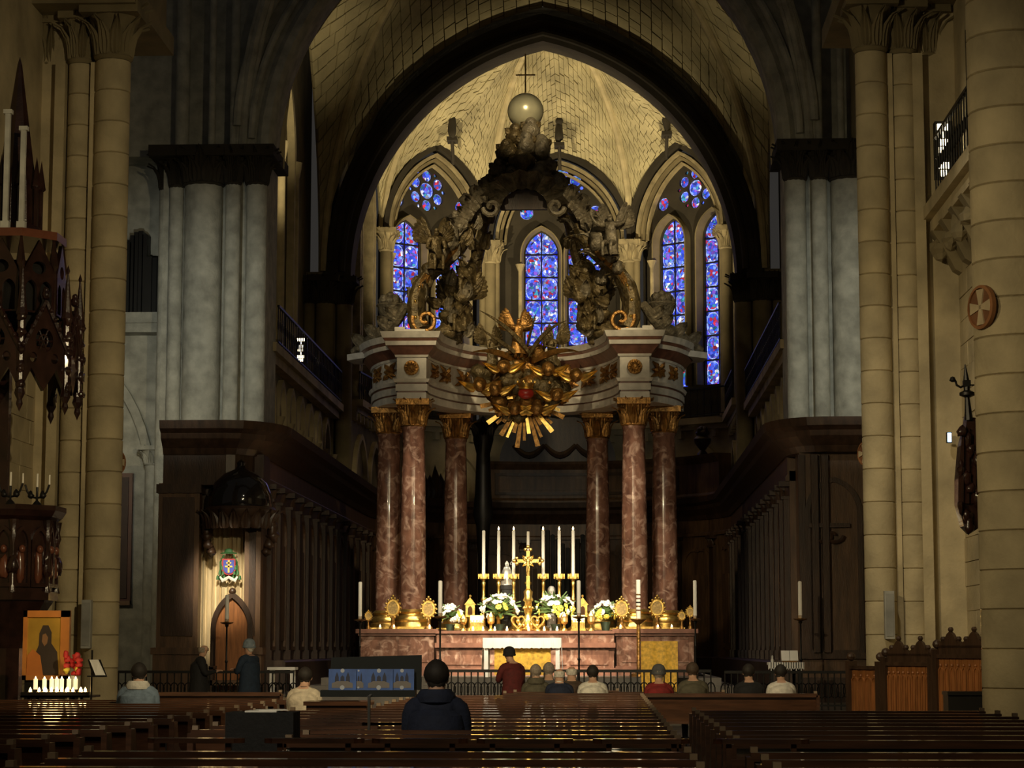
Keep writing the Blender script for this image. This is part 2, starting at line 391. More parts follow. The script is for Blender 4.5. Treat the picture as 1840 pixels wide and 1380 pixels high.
# east crossing arch (grey) and apse arch (dark)
tr = struct(MB().sweep(arch3(6.94, 59.2, 15.0, 7.6), [(0, -.35), (0, .9), (-.25, 1.6), (-1.1, 1.6), (-1.1, -.35), (-.45, -.35), (-.3, -.5), (-.1, -.5)], (0, 1, 0)).build('trim_1', stone_g, None, True))
for q, (o, r) in enumerate(((.55, .11), (.95, .13))):
    MB().tube([(x*(6.94+o)/6.94, 58.75, z+(o if 1 else 0)*.9) for x, y, z in arch3(6.94, 59.2, 15.0, 7.6)], r, 8).build('moulding', stone_g, tr, True)
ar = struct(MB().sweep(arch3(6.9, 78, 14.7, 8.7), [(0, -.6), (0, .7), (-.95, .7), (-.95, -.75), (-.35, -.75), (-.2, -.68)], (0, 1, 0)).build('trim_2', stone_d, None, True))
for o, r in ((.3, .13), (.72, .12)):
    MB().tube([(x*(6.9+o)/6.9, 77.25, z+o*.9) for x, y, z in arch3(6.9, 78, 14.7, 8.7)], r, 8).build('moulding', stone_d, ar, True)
struct(MB().sweep(arch3(7.1, 43.2, 14.4, 7.8), [(0, -1.2), (0, 1.2), (-1, 1.2), (-1, -1.2)], (0, 1, 0)).build('trim_3', stone_b, None, True))

# ------------------------------------------------------------------ choir side walls with gallery
def choir_wall(s, nm):
    x = s*7.5
    b = MB(); x0, x1 = sorted((s*7.5, s*8.4)); b.box(x0, x1, 60.9, 78.5, 0, 10.1)
    x2, x3 = sorted((s*8.5, s*9.2)); b.box(x2, x3, 60.9, 78.5, 10.1, 27)
    w_ = struct(b.build(nm, stone_b))
    x0, x1 = sorted((s*7.05, s*8.5))
    MB().box(x0, x1, 60.9, 77, 9.9, 10.15).box(*sorted((s*7.2, s*7.6)), 60.9, 77, 9.65, 9.9).build('gallery_ledge', stone, w_)
    for k in range(7):
        d = 62.3+k*2.1
        b = MB(); b.M = frame_M((x-s*.02, d, 0), (0, s*-1, 0))
        pts = arch2(-.75, .75, 8.3, 1.1, 7); pts = [(-.75, 5)]+pts+[(.75, 5)]
        b.sweep([(u, z, 0) for u, z in pts], [(-.09, -.02), (-.09, .14), (.09, .14), (.09, -.02)], (0, 0, 1)); b.build('blind_arch', stone, w_, True)
        b = MB(); b.lathe([(.2, 0), (.14, .1), (.12, .2), (.12, 3.0), (.16, 3.1), (.22, 3.3)], (x-s*.15, d+1.05, 5.0), n=10); b.build('colonnette', stone, w_, True)
    for d in (63.2, 66.4, 69.6, 72.8):
        b = MB(); b.lathe([(.22, 0), (.16, .2), (.16, 7.2), (.24, 7.6), (.26, 7.8)], (s*8.3, d, 10.15), n=12)
        b.build('window_shaft', rib_y, w_, True)
    for d in (64.8, 71.2):
        b = MB(); b.M = frame_M((s*8.48, d, 0), (0, s*-1, 0))
        for o in (1.25, 1.5):
            pts = arch2(-o, o, 17.8, 2.2+o*.3, 8)
            b.sweep([(u, z, 0) for u, z in [(-o, 10.2)]+pts+[(o, 10.2)]], [(-.09, 0), (-.09, .25), (.09, .25), (.09, 0)], (0, 0, 1))
        b.build('window_surround', rib_y, w_, True)
    return w_
wcl = choir_wall(-1, 'wall_choir_left'); wcr = choir_wall(1, 'wall_choir_right')

def railing(name, label, p0, p1, z, h, n, cat='railing', group=None, last=True):
    p0 = Vector((*p0, z)); p1 = Vector((*p1, z)); d = p1-p0; L = d.length; ux = d.normalized()
    t = thing(name, label, cat, p0, math.atan2(ux.y, ux.x), group)
    MB().box(0, L, -.035, .035, h-.06, h).build('top_rail', black, t); MB().box(0, L, -.02, .02, .08, .12).build('bottom_rail', black, t)
    me = None
    for i in range(n+1 if last else n):
        if me is None:
            b = MB(); b.tube([(0, 0, 0), (0, 0, h)], .016, 6)
            if h > .5:
                b.tube([(.09*math.sin(a), 0, h*.5+.16*math.cos(a)) for a in [2*PI*k/10 for k in range(11)]], .012, 4)
            me = b.mesh('baluster', black)
        o = put('baluster', me, t); o.location = (L*i/n, 0, 0)
    return t
for i, w_ in enumerate(('outer bay beside the throne-side pier', 'bishop-side window', 'window behind the crown', 'window opposite the throne side', 'outer bay beside the far pier')):
    A_, B_ = ((-6.75, 79.3), (-6.2, 84.2), (-2.4, 87.2), (3.2, 87.2), (6.8, 84.2), (6.8, 79.3))[i:i+2]
    railing('gallery_railing', 'black iron railing on the apse ledge below the '+w_, A_, B_, 10.5, 1.15, 14, last=i == 4)
railing('gallery_railing', 'black iron railing on the choir gallery above the blind arcade near the throne', (-7.1, 61.5), (-7.1, 76.6), 10.15, 1.15, 40)
railing('gallery_railing', 'black iron railing on the choir gallery opposite the throne side', (7.1, 61.5), (7.1, 76.6), 10.15, 1.15, 40)

def choir_pier(s):
    t = thing('pier', 'brown shafted pier carrying the dark apse arch, '+('above the throne-side stalls' if s < 0 else 'above the stalls opposite the throne'), 'pier', (s*7.4, 77.6, 0), world=True); as_pier(t)
    for x, y, r in ((7.1, 77.3, .3), (7.75, 77.0, .34), (8.3, 76.9, .2)):
        b = MB(); b.lathe([(r, 0), (r, 13.8)], (s*x, y, 0), n=20); b.build('shaft', stone_b, t, True)
        b = MB(); capital_leafy(b, s*x, y, r, 13.75, 1.0, 1.6); b.build('capital', stone_d, t, True)
    b = MB(); b.box(*sorted((s*7.0, s*8.6)), 77.4, 79, 0, 15); b.build('pier_core', stone_b, t)
choir_pier(-1); choir_pier(1)

# ------------------------------------------------------------------ apse
AV = [Vector(p) for p in ((-6.95, 78.4), (-6.55, 84.6), (-2.5, 87.6), (3.3, 87.6), (7.15, 84.6), (7.15, 78.4))]
CROWN = Vector((.25, 79.6, 25.2)); ZL = 10.5; ZSP = 17.9
def onwall(px, py, A, Bv):
    d = FWD+RGT*((px-920)/F_PX)+UPV*((690-py)/F_PX); e = Vector((Bv.x-A.x, Bv.y-A.y, 0)); L = e.length; e /= L
    nn = Vector((-e.y, e.x, 0)); k = (Vector((A.x, A.y, 0))-CAM).dot(nn)/d.dot(nn); p = CAM+d*k
    return (p-Vector((A.x, A.y, 0))).dot(e), p.z
wa = bpy.data.objects.new('wall_apse', None); C.objects.link(wa); struct(wa)
for i in range(5):
    A, Bv = AV[i], AV[i+1]; e = (Bv-A).normalized(); L = (Bv-A).length; M = frame_M((A.x, A.y, 0), (e.x, e.y, 0))
    b = MB(); b.M = M; b.box(-.1, L+.1, 0, ZL, -.8, 0); b.build('lower_wall', stone_b if i in (0, 4) else stone, wa)
    b = MB(); b.M = M; b.box(-.1, L+.1, ZL-.25, ZL, -.1, .45); b.box(-.1, L+.1, ZL-.45, ZL-.25, -.1, .25)
    n = int(L/.75)
    for k in range(n+1): b.box(L*k/n-.1, L*k/n+.1, ZL-.75, ZL-.45, -.05, .22)
    b.build('string_course', stone, wa)
    for k in range(2):
        u = L*(k+.5)/2; b = MB(); b.M = M; pts = [(u-L*.2, 6.2)]+arch2(u-L*.2, u+L*.2, 7.6, 1.7, 8)+[(u+L*.2, 6.2)]
        b.sweep([(q, z, 0) for q, z in pts], [(-.1, -.02), (-.1, .16), (.1, .16), (.1, -.02)], (0, 0, 1)); b.build('blind_arch', stone, wa, True)

def stained(name, seed):
    m = bpy.data.materials.new(name); m.use_nodes = True; nt = m.node_tree; N = nt.nodes; L = nt.links; bs = N['Principled BSDF']
    bs.inputs['Base Color'].default_value = (.02, .02, .05, 1); bs.inputs['Roughness'].default_value = .25
    tc = N.new('ShaderNodeTexCoord'); mp = N.new('ShaderNodeMapping'); L.new(tc.outputs['Object'], mp.inputs[0]); mp.inputs['Location'].default_value = (seed*3.1, seed, seed*1.7)
    v = N.new('ShaderNodeTexVoronoi'); v.inputs['Scale'].default_value = 9; L.new(mp.outputs[0], v.inputs['Vector'])
    ve = N.new('ShaderNodeTexVoronoi'); ve.feature = 'DISTANCE_TO_EDGE'; ve.inputs['Scale'].default_value = 9; L.new(mp.outputs[0], ve.inputs['Vector'])
    sep = N.new('ShaderNodeSeparateColor'); L.new(v.outputs['Color'], sep.inputs[0])
    def ramp(stops):
        r = N.new('ShaderNodeValToRGB'); r.color_ramp.interpolation = 'CONSTANT'; e = r.color_ramp.elements
        for k, (p, c) in enumerate(stops):
            if k < 2: e[k].position = p
            el = e[k] if k < 2 else e.new(p)
            el.color = (*c, 1)
        return r
    bg = ramp([(0, (.02, .05, .75)), (.30, (.06, .12, 1.0)), (.50, (.12, .04, .60)), (.62, (.16, .30, 1.0)), (.76, (.45, .03, .10)), (.82, (.01, .02, .20)), (.97, (.7, .8, 1.0))])
    md = ramp([(0, (.04, .10, .85)), (.28, (.10, .16, 1.0)), (.50, (.60, .03, .06)), (.60, (.22, .38, 1.0)), (.74, (.04, .32, .45)), (.82, (.25, .1, .7)), (.92, (.9, .9, 1.0))])
    L.new(sep.outputs[0], bg.inputs[0]); L.new(sep.outputs[1], md.inputs[0])
    uv = N.new('ShaderNodeUVMap'); uv.uv_map = 'UVMap'; sx = N.new('ShaderNodeSeparateXYZ'); L.new(uv.outputs[0], sx.inputs[0])
    def mth(op, a, b_=None):
        n = N.new('ShaderNodeMath'); n.operation = op
        for k, q in enumerate((a, b_)):
            if q is None: continue
            if isinstance(q, (int, float)): n.inputs[k].default_value = q
            else: L.new(q, n.inputs[k])
        return n.outputs[0]
    dx = mth('MULTIPLY', mth('SUBTRACT', sx.outputs[0], .5), 1.0); dy = mth('MULTIPLY', mth('SUBTRACT', sx.outputs[1], .5), 1.0)
    dist = mth('POWER', mth('ADD', mth('POWER', mth('ABSOLUTE', dx), 2.6), mth('POWER', mth('ABSOLUTE', dy), 2.6)), 1/2.6)
    inside = mth('LESS_THAN', dist, .40); ring = mth('LESS_THAN', mth('ABSOLUTE', mth('SUBTRACT', dist, .435)), .022)
    mx = N.new('ShaderNodeMix'); mx.data_type = 'RGBA'; L.new(inside, mx.inputs[0]); L.new(bg.outputs[0], mx.inputs[6]); L.new(md.outputs[0], mx.inputs[7])
    m2 = N.new('ShaderNodeMix'); m2.data_type = 'RGBA'; L.new(ring, m2.inputs[0]); L.new(mx.outputs[2], m2.inputs[6]); m2.inputs[7].default_value = (.42, .52, 1, 1)
    lead = mth('GREATER_THAN', ve.outputs['Distance'], .018)
    rnd = mth('ADD', mth('MULTIPLY', sep.outputs[2], .75), .2)
    L.new(m2.outputs[2], bs.inputs['Emission Color']); L.new(mth('MULTIPLY', mth('MULTIPLY', lead, rnd), 1.3), bs.inputs['Emission Strength'])
    return m
glass = [stained('stained_glass', k) for k in range(3)]

def clip(poly, x0, x1, y0, y1):
    def cut(p, f, ip):
        o = []
        for i in range(len(p)):
            a, c = p[i-1], p[i]
            if f(c):
                if not f(a): o.append(ip(a, c))
                o.append(c)
            elif f(a): o.append(ip(a, c))
        return o
    def ix(v): return lambda a, c: (v, a[1]+(c[1]-a[1])*(v-a[0])/(c[0]-a[0]))
    def iy(v): return lambda a, c: (a[0]+(c[0]-a[0])*(v-a[1])/(c[1]-a[1]), v)
    for f, g in ((lambda q: q[0] >= x0, ix(x0)), (lambda q: q[0] <= x1, ix(x1)), (lambda q: q[1] >= y0, iy(y0)), (lambda q: q[1] <= y1, iy(y1))):
        if poly: poly = cut(poly, f, g)
    return poly
def pane(poly, cell, M, g, parent):
    vs = [M @ Vector((x, z, -.42)) for x, z in poly]; me = bpy.data.meshes.new('pane'); me.from_pydata(vs, [], [tuple(range(len(vs)))])
    uv = me.uv_layers.new(name='UVMap'); x0, x1, z0, z1 = cell
    for i, (x, z) in enumerate(poly): uv.data[i].uv = ((x-x0)/(x1-x0), (z-z0)/(z1-z0))
    me.materials.append(g); return put('pane', me, parent)
def window(n, i, rose_px, rose_py, lan_px, top_py, rounds):
    A, Bv = AV[i], AV[i+1]; e = (Bv-A).normalized(); L = (Bv-A).length; M = frame_M((A.x, A.y, 0), (e.x, e.y, 0))
    root = bpy.data.objects.new('window_%d' % n, None); C.objects.link(root); struct(root)
    cu, cz = onwall(rose_px, rose_py, A, Bv)
    ua = onwall(lan_px[0], top_py, A, Bv)[0]-cu; ub = onwall(lan_px[1], top_py, A, Bv)[0]-cu; zt = onwall(lan_px[0], top_py, A, Bv)[1]
    a, c = sorted((abs(ua), abs(ub))); ww = c-a; z0 = 11.85
    lans = [lancet(cu-c, cu-a, z0, zt-ww*.75, ww*.75), lancet(cu+a, cu+c, z0, zt-ww*.75, ww*.75)]
    holes = list(lans)+[circ(cu, cz, .34)]
    petals = [(cu+.60*math.sin(k*PI/3), cz+.60*math.cos(k*PI/3)) for k in range(6)]
    smalls = [(cu+.76*math.sin((k+.5)*PI/3), cz+.76*math.cos((k+.5)*PI/3)) for k in range(6)]
    holes += [circ(x, z, .235, 14) for x, z in petals]+[circ(x, z, .085, 8) for x, z in smalls]
    rr = [onwall(px, py, A, Bv) for px, py in rounds]; holes += [circ(u, z, .28, 16) for u, z in rr]
    hw = L/2-.35; zc = 21.2
    out = [(L/2-hw, ZL)]+arch2(L/2-hw, L/2+hw, ZSP, zc-ZSP, 10)+[(L/2+hw, ZL)]
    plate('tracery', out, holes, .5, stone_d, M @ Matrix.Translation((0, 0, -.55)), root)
    for ln in lans:
        x0, x1 = ln[0][0], ln[-1][0]; xm = (x0+x1)/2; rows = 7; zz = zt+.02; hh = (zz-z0)/rows
        for r in range(rows):
            for q in range(2):
                cx0, cx1 = (x0, xm) if q == 0 else (xm, x1); cell = (cx0, cx1, z0+r*hh, z0+(r+1)*hh)
                pl = clip(ln, cx0+.02, cx1-.02, cell[2]+.02, cell[3]-.02)
                if len(pl) > 2: pane(pl, cell, M, glass[(n+r+q) % 3], root)
        b = MB(); b.M = M
        for r in range(1, rows): b.box(x0-.05, x1+.05, z0+r*hh-.03, z0+r*hh+.03, -.45, -.36)
        b.box(xm-.022, xm+.022, z0, zz-.05, -.45, -.37); b.build('iron_bars', black, root)
        b = MB(); b.M = M; pts = [(x, z, 0) for x, z in ln]
        b.sweep(pts, [(0, -.5), (.13, .0), (.13, .05), (.19, .05), (.19, -.5)], (0, 0, 1)); b.build('splayed_reveal', stone_b, root, True)
    for (x, z), r in [((cu, cz), .34)]+[(p, .235) for p in petals]+[(p, .085) for p in smalls]+[(p, .28) for p in rr]:
        pane(circ(x, z, r-.01, 14), (x-r, x+r, z-r, z+r), M, glass[(n+int(x*9)) % 3], root)
    # moulded arch orders
    for o, dep, mm, wd in ((0, .12, stone_m, .13), (.28, .30, stone_d, .22), (-.16, .0, stone_b, .12), (-.34, -.1, stone_m, .09)):
        h2 = hw+o; b = MB(); b.M = M
        pts = arch2(L/2-h2, L/2+h2, ZSP, zc-ZSP+o*1.15, 12)
        b.sweep([(x, z, 0) for x, z in pts], [(-wd/2, -.3), (-wd/2, dep), (wd/2, dep), (wd/2, -.3)], (0, 0, 1)); b.build('arch_moulding', mm, root, True)
    for u in (L/2-hw, L/2+hw):
        b = MB(); b.M = M @ Matrix.Rotation(-PI/2, 4, 'X'); b.lathe([(.2, 0), (.13, .2), (.13, 6.6)], (u, -.12, ZL), n=10)
        b.build('window_shaft', stone_b, root, True)
        b = MB(); b.M = M @ Matrix.Rotation(-PI/2, 4, 'X'); capital_leafy(b, u, -.12, .14, 17.05, .8, 2.0, 6); b.build('capital', stone_m, root, True)
    # shafts between the lancets
    for u, hgt in ((cu-c-.18, 5.9), (cu+c+.18, 5.9)):
        b = MB(); b.M = M @ Matrix.Rotation(-PI/2, 4, 'X'); b.lathe([(.14, 0), (.08, .15), (.08, hgt-.3), (.1, hgt-.25), (.2, hgt)], (u, -.05, ZL+.6), n=8); b.build('lancet_shaft', stone_m, root, True)
window(1, 1, 775, 340, (710, 762), 392, ((722, 357), (836, 372)))
window(2, 2, 1011, 335, (943, 1002), 415, ((946, 380), (1070, 378)))
window(3, 3, 1240, 335, (1256, 1304), 385, ((1183, 365), (1285, 348)))
M1R = None
for i, (A, Bv) in enumerate(((AV[0], AV[1]), (AV[4], AV[5]))):
    e = (Bv-A).normalized(); L = (Bv-A).length; M = frame_M((A.x, A.y, 0), (e.x, e.y, 0))
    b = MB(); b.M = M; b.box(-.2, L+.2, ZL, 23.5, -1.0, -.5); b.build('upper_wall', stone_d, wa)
    b = MB(); b.M = M
    for o in (1.2, 1.6): b.sweep([(x, z, 0) for x, z in [(L/2-o, ZL)]+arch2(L/2-o, L/2+o, ZSP, 2.6+o*.2, 10)+[(L/2+o, ZL)]], [(-.12, -.5), (-.12, .05), (.12, .05), (.12, -.5)], (0, 0, 1))
    b.build('blind_window_arch', stone_m, wa, True)
for i in range(1, 5):
    v = AV[i]; c0 = Vector((.25, 80)); d = (c0-v).normalized()*.25; x, y = v.x+d.x, v.y+d.y
    b = MB(); b.lathe([(.34, 0), (.22, .25), (.22, 6.5)], (x, y, ZL), n=14); b.build('rib_shaft', stone_b, wa, True)
    b = MB(); capital_leafy(b, x, y, .24, 17.0, .9, 1.8, 8); b.build('capital', stone_m, wa, True)

def rib_curve(p0, p1, n=24):
    p0, p1 = Vector(p0), Vector(p1); L = []
    for i in range(n+1):
        a = PI/2*i/n; f = 1-math.cos(a); L.append(Vector((p0.x+(p1.x-p0.x)*f, p0.y+(p1.y-p0.y)*f, p0.z+(p1.z-p0.z)*math.sin(a))))
    return L
def sample(pts, t):
    q = t*(len(pts)-1); i = min(int(q), len(pts)-2); return pts[i].lerp(pts[i+1], q-i)
class Vault:
    def __init__(s, name, limit):
        s.root = bpy.data.objects.new(name, None); C.objects.link(s.root); struct(s.root); s.bl = []; s.base = MB(); s.limit = limit
    def web(s, A, Bc, inner, n, ln=.5, sag=0.0):
        """courses between curve A and curve B (same parameter), vault stones laid along each course"""
        r = random.Random(n*7+len(s.bl)); inner = Vector(inner); m = n
        def pt(t, f):
            p = sample(A, t).lerp(sample(Bc, t), f); return p
        vs = []; fs = []
        K = 8
        for j in range(m+1):
            for k in range(K+1):
                p = pt(j/m, k/K); vs.append(p+(p-inner).normalized()*.10)
        for j in range(m):
            for k in range(K): q = j*(K+1)+k; fs.append((q, q+1, q+K+2, q+K+1))
        s.base.add(vs, fs)
        for j in range(m):
            t0, t1 = (j+.04)/m, (j+.96)/m; L = (pt((j+.5)/m, 0)-pt((j+.5)/m, 1)).length
            if L < .1: continue
            f = -r.random()*ln/L
            while f < 1:
                w_ = ln*r.uniform(.7, 1.35)/L; f0, f1 = max(0, f)+.018/L, min(1, f+w_)-.018/L; f += w_
                if f1-f0 < .06/L: continue
                c = [pt(t0, f0), pt(t0, f1), pt(t1, f1), pt(t1, f0)]; mid = (c[0]+c[2])/2; nn = (inner-mid).normalized(); off = r.uniform(-.015, .03)
                s.bl.append(((c[0]-c[1]).length*(c[1]-c[2]).length, [p+nn*off for p in c], [p-nn*.11 for p in c]))
    def finish(s, m, mo):
        s.base.build('web_bed', mo, s.root)
        s.bl.sort(key=lambda q: -q[0] if s.vis(q[1]) else 1); rest = MB()
        fs = [(0, 1, 2, 3), (0, 4, 5, 1), (1, 5, 6, 2), (2, 6, 7, 3), (3, 7, 4, 0)]
        for i, (a, top, bot) in enumerate(s.bl):
            if i < s.limit and s.vis(top):
                b = MB(); b.add(top+bot, fs); b.build('vault_stone', m, s.root)
            else: rest.add(top+bot, fs)
        if rest.v: o = rest.build('vault_stones', m, s.root); o['kind'] = 'stuff'
    def vis(s, q):
        d = q[0]-CAM; k = d.dot(FWD); x = d.dot(RGT)/k*F_PX+920; y = 690-d.dot(UPV)/k*F_PX
        return 450 < x < 1400 and 0 < y < 420
V3 = lambda t: Vector(t)
va = Vault('ceiling', 300)
for i in range(5):
    A, Bv = AV[i], AV[i+1]; e = (Bv-A).normalized(); L = (Bv-A).length; hw = L/2-.05; zc = 21.45 if 0 < i < 4 else 20.6
    pts = [Vector((A.x+e.x*u, A.y+e.y*u, z)) for u, z in arch2(L/2-hw, L/2+hw, ZSP, zc-ZSP, 14)]; h = len(pts)//2
    va.web(pts[:h+1], rib_curve((A.x, A.y, ZSP), CROWN), (.2, 80, 17), 26, .46)
    va.web(pts[:h-1:-1], rib_curve((Bv.x, Bv.y, ZSP), CROWN), (.2, 80, 17), 26, .46)
# web between the apse and its arch
AA = [V3(p) for p in arch3(7.0, 78.5, 14.9, 8.7, 24)]; h = len(AA)//2
va.web(AA[:h+1], rib_curve((AV[0].x, AV[0].y, ZSP-1), CROWN), (.2, 80, 17), 24, .46)
va.web(AA[:h-1:-1], rib_curve((AV[5].x, AV[5].y, ZSP-1), CROWN), (.2, 80, 17), 24, .46)
va.finish(vault_m, mortar)
for i in range(6):
    MB().tube([p+(Vector((.2, 80, 17))-p).normalized()*.06 for p in rib_curve((AV[i].x, AV[i].y, ZSP), CROWN)], .15, 8).build('rib', rib_y, va.root, True)
# little carved corbel figures on the ridge of each apse bay
for px, py, D in ((812, 228, 84.5), (1005, 238, 85.5), (1198, 218, 84.5)):
    p = P(px, py, D); b = MB(); b.lump(p, .30, px, .3, sc=(.6, .6, 1.4)); b.ball(p+Vector((0, -.05, .45)), .16); b.box(p.x-.2, p.x+.2, p.y-.1, p.y+.6, p.z-.55, p.z-.4); b.build('carved_corbel', stone_d, va.root, True)
    MB().tube([p+Vector((0, .1, -.5)), p+Vector((0, .9, -1.3))], .07, 6).build('ridge_rib', stone_d, va.root)
# choir bay vault
vc = Vault('ceiling', 300); CC = Vector((0, 69, 27.2)); IN = (0, 69, 17)
W_ = [V3(p) for p in arch3(7.0, 60.4, 15.0, 7.6, 24)]; E_ = [V3(p) for p in arch3(7.9, 77.4, 15.0, 9.65, 24)]; h = len(W_)//2
for arc, D in ((W_, 60.4), (E_, 77.4)):
    for s in (-1, 1):
        half = arc[:h+1] if s < 0 else arc[:h-1:-1]
        rc = rib_curve((s*(7.0 if D < 70 else 7.9), D, 15.0), CC); vc.web(half, rc, IN, 28, .5)
        wa2 = [Vector((s*8.0, y, z)) for y, z in arch2(60.4, 77.4, 15.0, 10, 24)]
        hh2 = wa2[:h+1] if D < 70 else wa2[:h-1:-1]
        vc.web(hh2, rc, IN, 28, .5)
        MB().tube([p+(Vector(IN)-p).normalized()*.06 for p in rc], .14, 8).build('rib', rib_y, vc.root, True)
vc.finish(vault_m, mortar)

# ================================================================== FIGURES (people and statues)
def seg_d(p, a, b_):
    ab = b_-a; t = max(0, min(1, (p-a).dot(ab)/max(ab.length_squared, 1e-9))); return (p-a-ab*t).length
def skin_body(name, J, E, mats, region, parent=None, sub=1):
    """J: joint -> (pos, radius); E: bone list (a,b,region index); one continuous skinned mesh"""
    names = list(J); idx = {n: i for i, n in enumerate(names)}
    me = bpy.data.meshes.new(name); me.from_pydata([J[n][0] for n in names], [(idx[a], idx[c]) for a, c, _ in E], [])
    o = bpy.data.objects.new(name, me); C.objects.link(o)
    sk = o.modifiers.new('skin', 'SKIN'); sk.use_smooth_shade = True
    for i, n in enumerate(names):
        r = J[n][1]; me.skin_vertices[0].data[i].radius = r if isinstance(r, tuple) else (r, r)
    me.skin_vertices[0].data[idx['pelvis']].use_root = True
    ss = o.modifiers.new('sub', 'SUBSURF'); ss.levels = sub; ss.render_levels = sub
    dg = bpy.context.evaluated_depsgraph_get(); m2 = bpy.data.meshes.new_from_object(o.evaluated_get(dg)); m2.name = name
    bpy.data.objects.remove(o); bpy.data.meshes.remove(me)
    m2.materials.clear()
    for m in mats: m2.materials.append(m)
    bones = [(Vector(J[a][0]), Vector(J[c][0]), r) for a, c, r in E]
    for pl in m2.polygons:
        c = pl.center; pl.material_index = min(bones, key=lambda q: seg_d(c, q[0], q[1]))[2] if len(mats) > 1 else 0; pl.use_smooth = True
    return put(name, m2, parent)
def skeleton(pose='sit', bow=.12, turn=0.0, bulk=1.0, arms='lap', seat=None):
    """facing +y, feet at z=0. returns joints, bones"""
    V = Vector; J = {}; E = []
    hz = .50 if pose == 'sit' else .92
    if pose == 'kneel': hz = .60
    if seat: hz = seat+.095*bulk-.025      # thighs rest on the seat board
    J['pelvis'] = (V((0, 0, hz+.06)), (.155*bulk, .12*bulk))
    def up(h, r, f=1.0):
        if seat: h = h*.88 if h <= .5 else h-.06     # relaxed, slightly slumped back
        return (V((0, bow*f*h, hz+.06+h)), r)
    J['waist'] = up(.18, (.145*bulk, .11*bulk)); J['chest'] = up(.36, (.165*bulk, .12*bulk)); J['collar'] = up(.50, (.10*bulk, .085*bulk), 1.1)
    J['neck'] = up(.565, .058, 1.3); J['skull_base'] = up(.63, .076, 1.6); J['skull_mid'] = up(.71, (.086, .098), 1.75); J['skull_top'] = up(.785, .068, 1.7)
    E += [('pelvis', 'waist', 1), ('waist', 'chest', 1), ('chest', 'collar', 1), ('collar', 'neck', 0), ('neck', 'skull_base', 0), ('skull_base', 'skull_mid', 0), ('skull_mid', 'skull_top', 0)]
    h = J['skull_mid'][0]; J['nose'] = (h+V((0, .105, -.02)), .014); E.append(('skull_mid', 'nose', 0))
    J['jaw'] = (J['skull_base'][0]+V((0, .065, -.03)), .034); E.append(('skull_base', 'jaw', 0))
    for s, sd in ((-1, 'l'), (1, 'r')):
        c = J['collar'][0]; sh = c+V((s*.18*bulk, 0, -.03)); J['sh'+sd] = (sh, .078*bulk)
        if arms == 'down': el = sh+V((s*.05, -.02, -.29)); wr = el+V((0, .08, -.25))
        elif arms == 'fold': el = sh+V((s*.06, .08, -.26)); wr = V((s*.05, el.y+.22, el.z+.06))
        elif arms == 'raise': el = sh+V((s*.22, .06, .06)); wr = el+V((s*.10, .08, .22))
        else: el = sh+V((s*(.015 if seat else .06), .05, -.27)); wr = el+V((-s*.08, .22, -.06))
        J['el'+sd] = (el, .05*bulk); J['wr'+sd] = (wr, .03); d = (wr-el).normalized(); pm = wr+d*.07; J['pm'+sd] = (pm, (.038, .02))
        E += [('collar', 'sh'+sd, 1), ('sh'+sd, 'el'+sd, 1), ('el'+sd, 'wr'+sd, 1), ('wr'+sd, 'pm'+sd, 0)]
        side = d.cross(V((0, 0, 1)));  side = side.normalized() if side.length > .1 else V((1, 0, 0)); crl = side.cross(d)
        for k in range(4):
            L = (.07, .08, .075, .058)[k]; off = side*((k-1.5)*.021)
            J['f%d%s' % (k, sd)] = (pm+off+d*.035, .009); J['g%d%s' % (k, sd)] = (pm+off*1.05+d*(.035+L*.55)-crl*.008, .0085); J['t%d%s' % (k, sd)] = (pm+off*1.05+d*(.03+L*.85)-crl*.03, .007)
            E += [('pm'+sd, 'f%d%s' % (k, sd), 0), ('f%d%s' % (k, sd), 'g%d%s' % (k, sd), 0), ('g%d%s' % (k, sd), 't%d%s' % (k, sd), 0)]
        J['th'+sd] = (wr+d*.03+side*s*.045, .011); J['tt'+sd] = (wr+d*.075+side*s*.06, .009); E += [('wr'+sd, 'th'+sd, 0), ('th'+sd, 'tt'+sd, 0)]
        hp = J['pelvis'][0]+V((s*.095, 0, -.05)); J['hip'+sd] = (hp, .095*bulk)
        if pose == 'sit' and seat: kn = V((s*.12, .42, seat+.06)); an = V((s*.12, .25, .09))
        elif pose == 'sit': kn = V((s*.12, .44, .50)); an = V((s*.12, .42, .09))
        elif pose == 'kneel': kn = V((s*.10, .12, .17)); an = V((s*.10, -.30, .16))
        else: kn = V((s*.10, .03, .50)); an = V((s*.11, -.02, .09))
        J['kn'+sd] = (kn, .066); J['an'+sd] = (an, .042); toe = an+(V((0, .17, -.05)) if pose != 'kneel' else V((0, -.10, -.10))); J['toe'+sd] = (toe, .04)
        E += [('pelvis', 'hip'+sd, 2), ('hip'+sd, 'kn'+sd, 2), ('kn'+sd, 'an'+sd, 2), ('an'+sd, 'toe'+sd, 3)]
    return J, E
skin_t = mat('skin_light', (.55, .33, .23), .55, var=.12, scale=8)
shoe_m = mat('shoe_leather', (.02, .018, .015), .5)
def cmat(n, c, r=.85): return mat('cloth_'+n, c, r, var=.25, scale=14, bump=.2, bscale=30)
hair_cols = dict(grey=(.30, .25, .20), white=(.62, .58, .52), dark=(.02, .015, .012), brown=(.07, .045, .03))
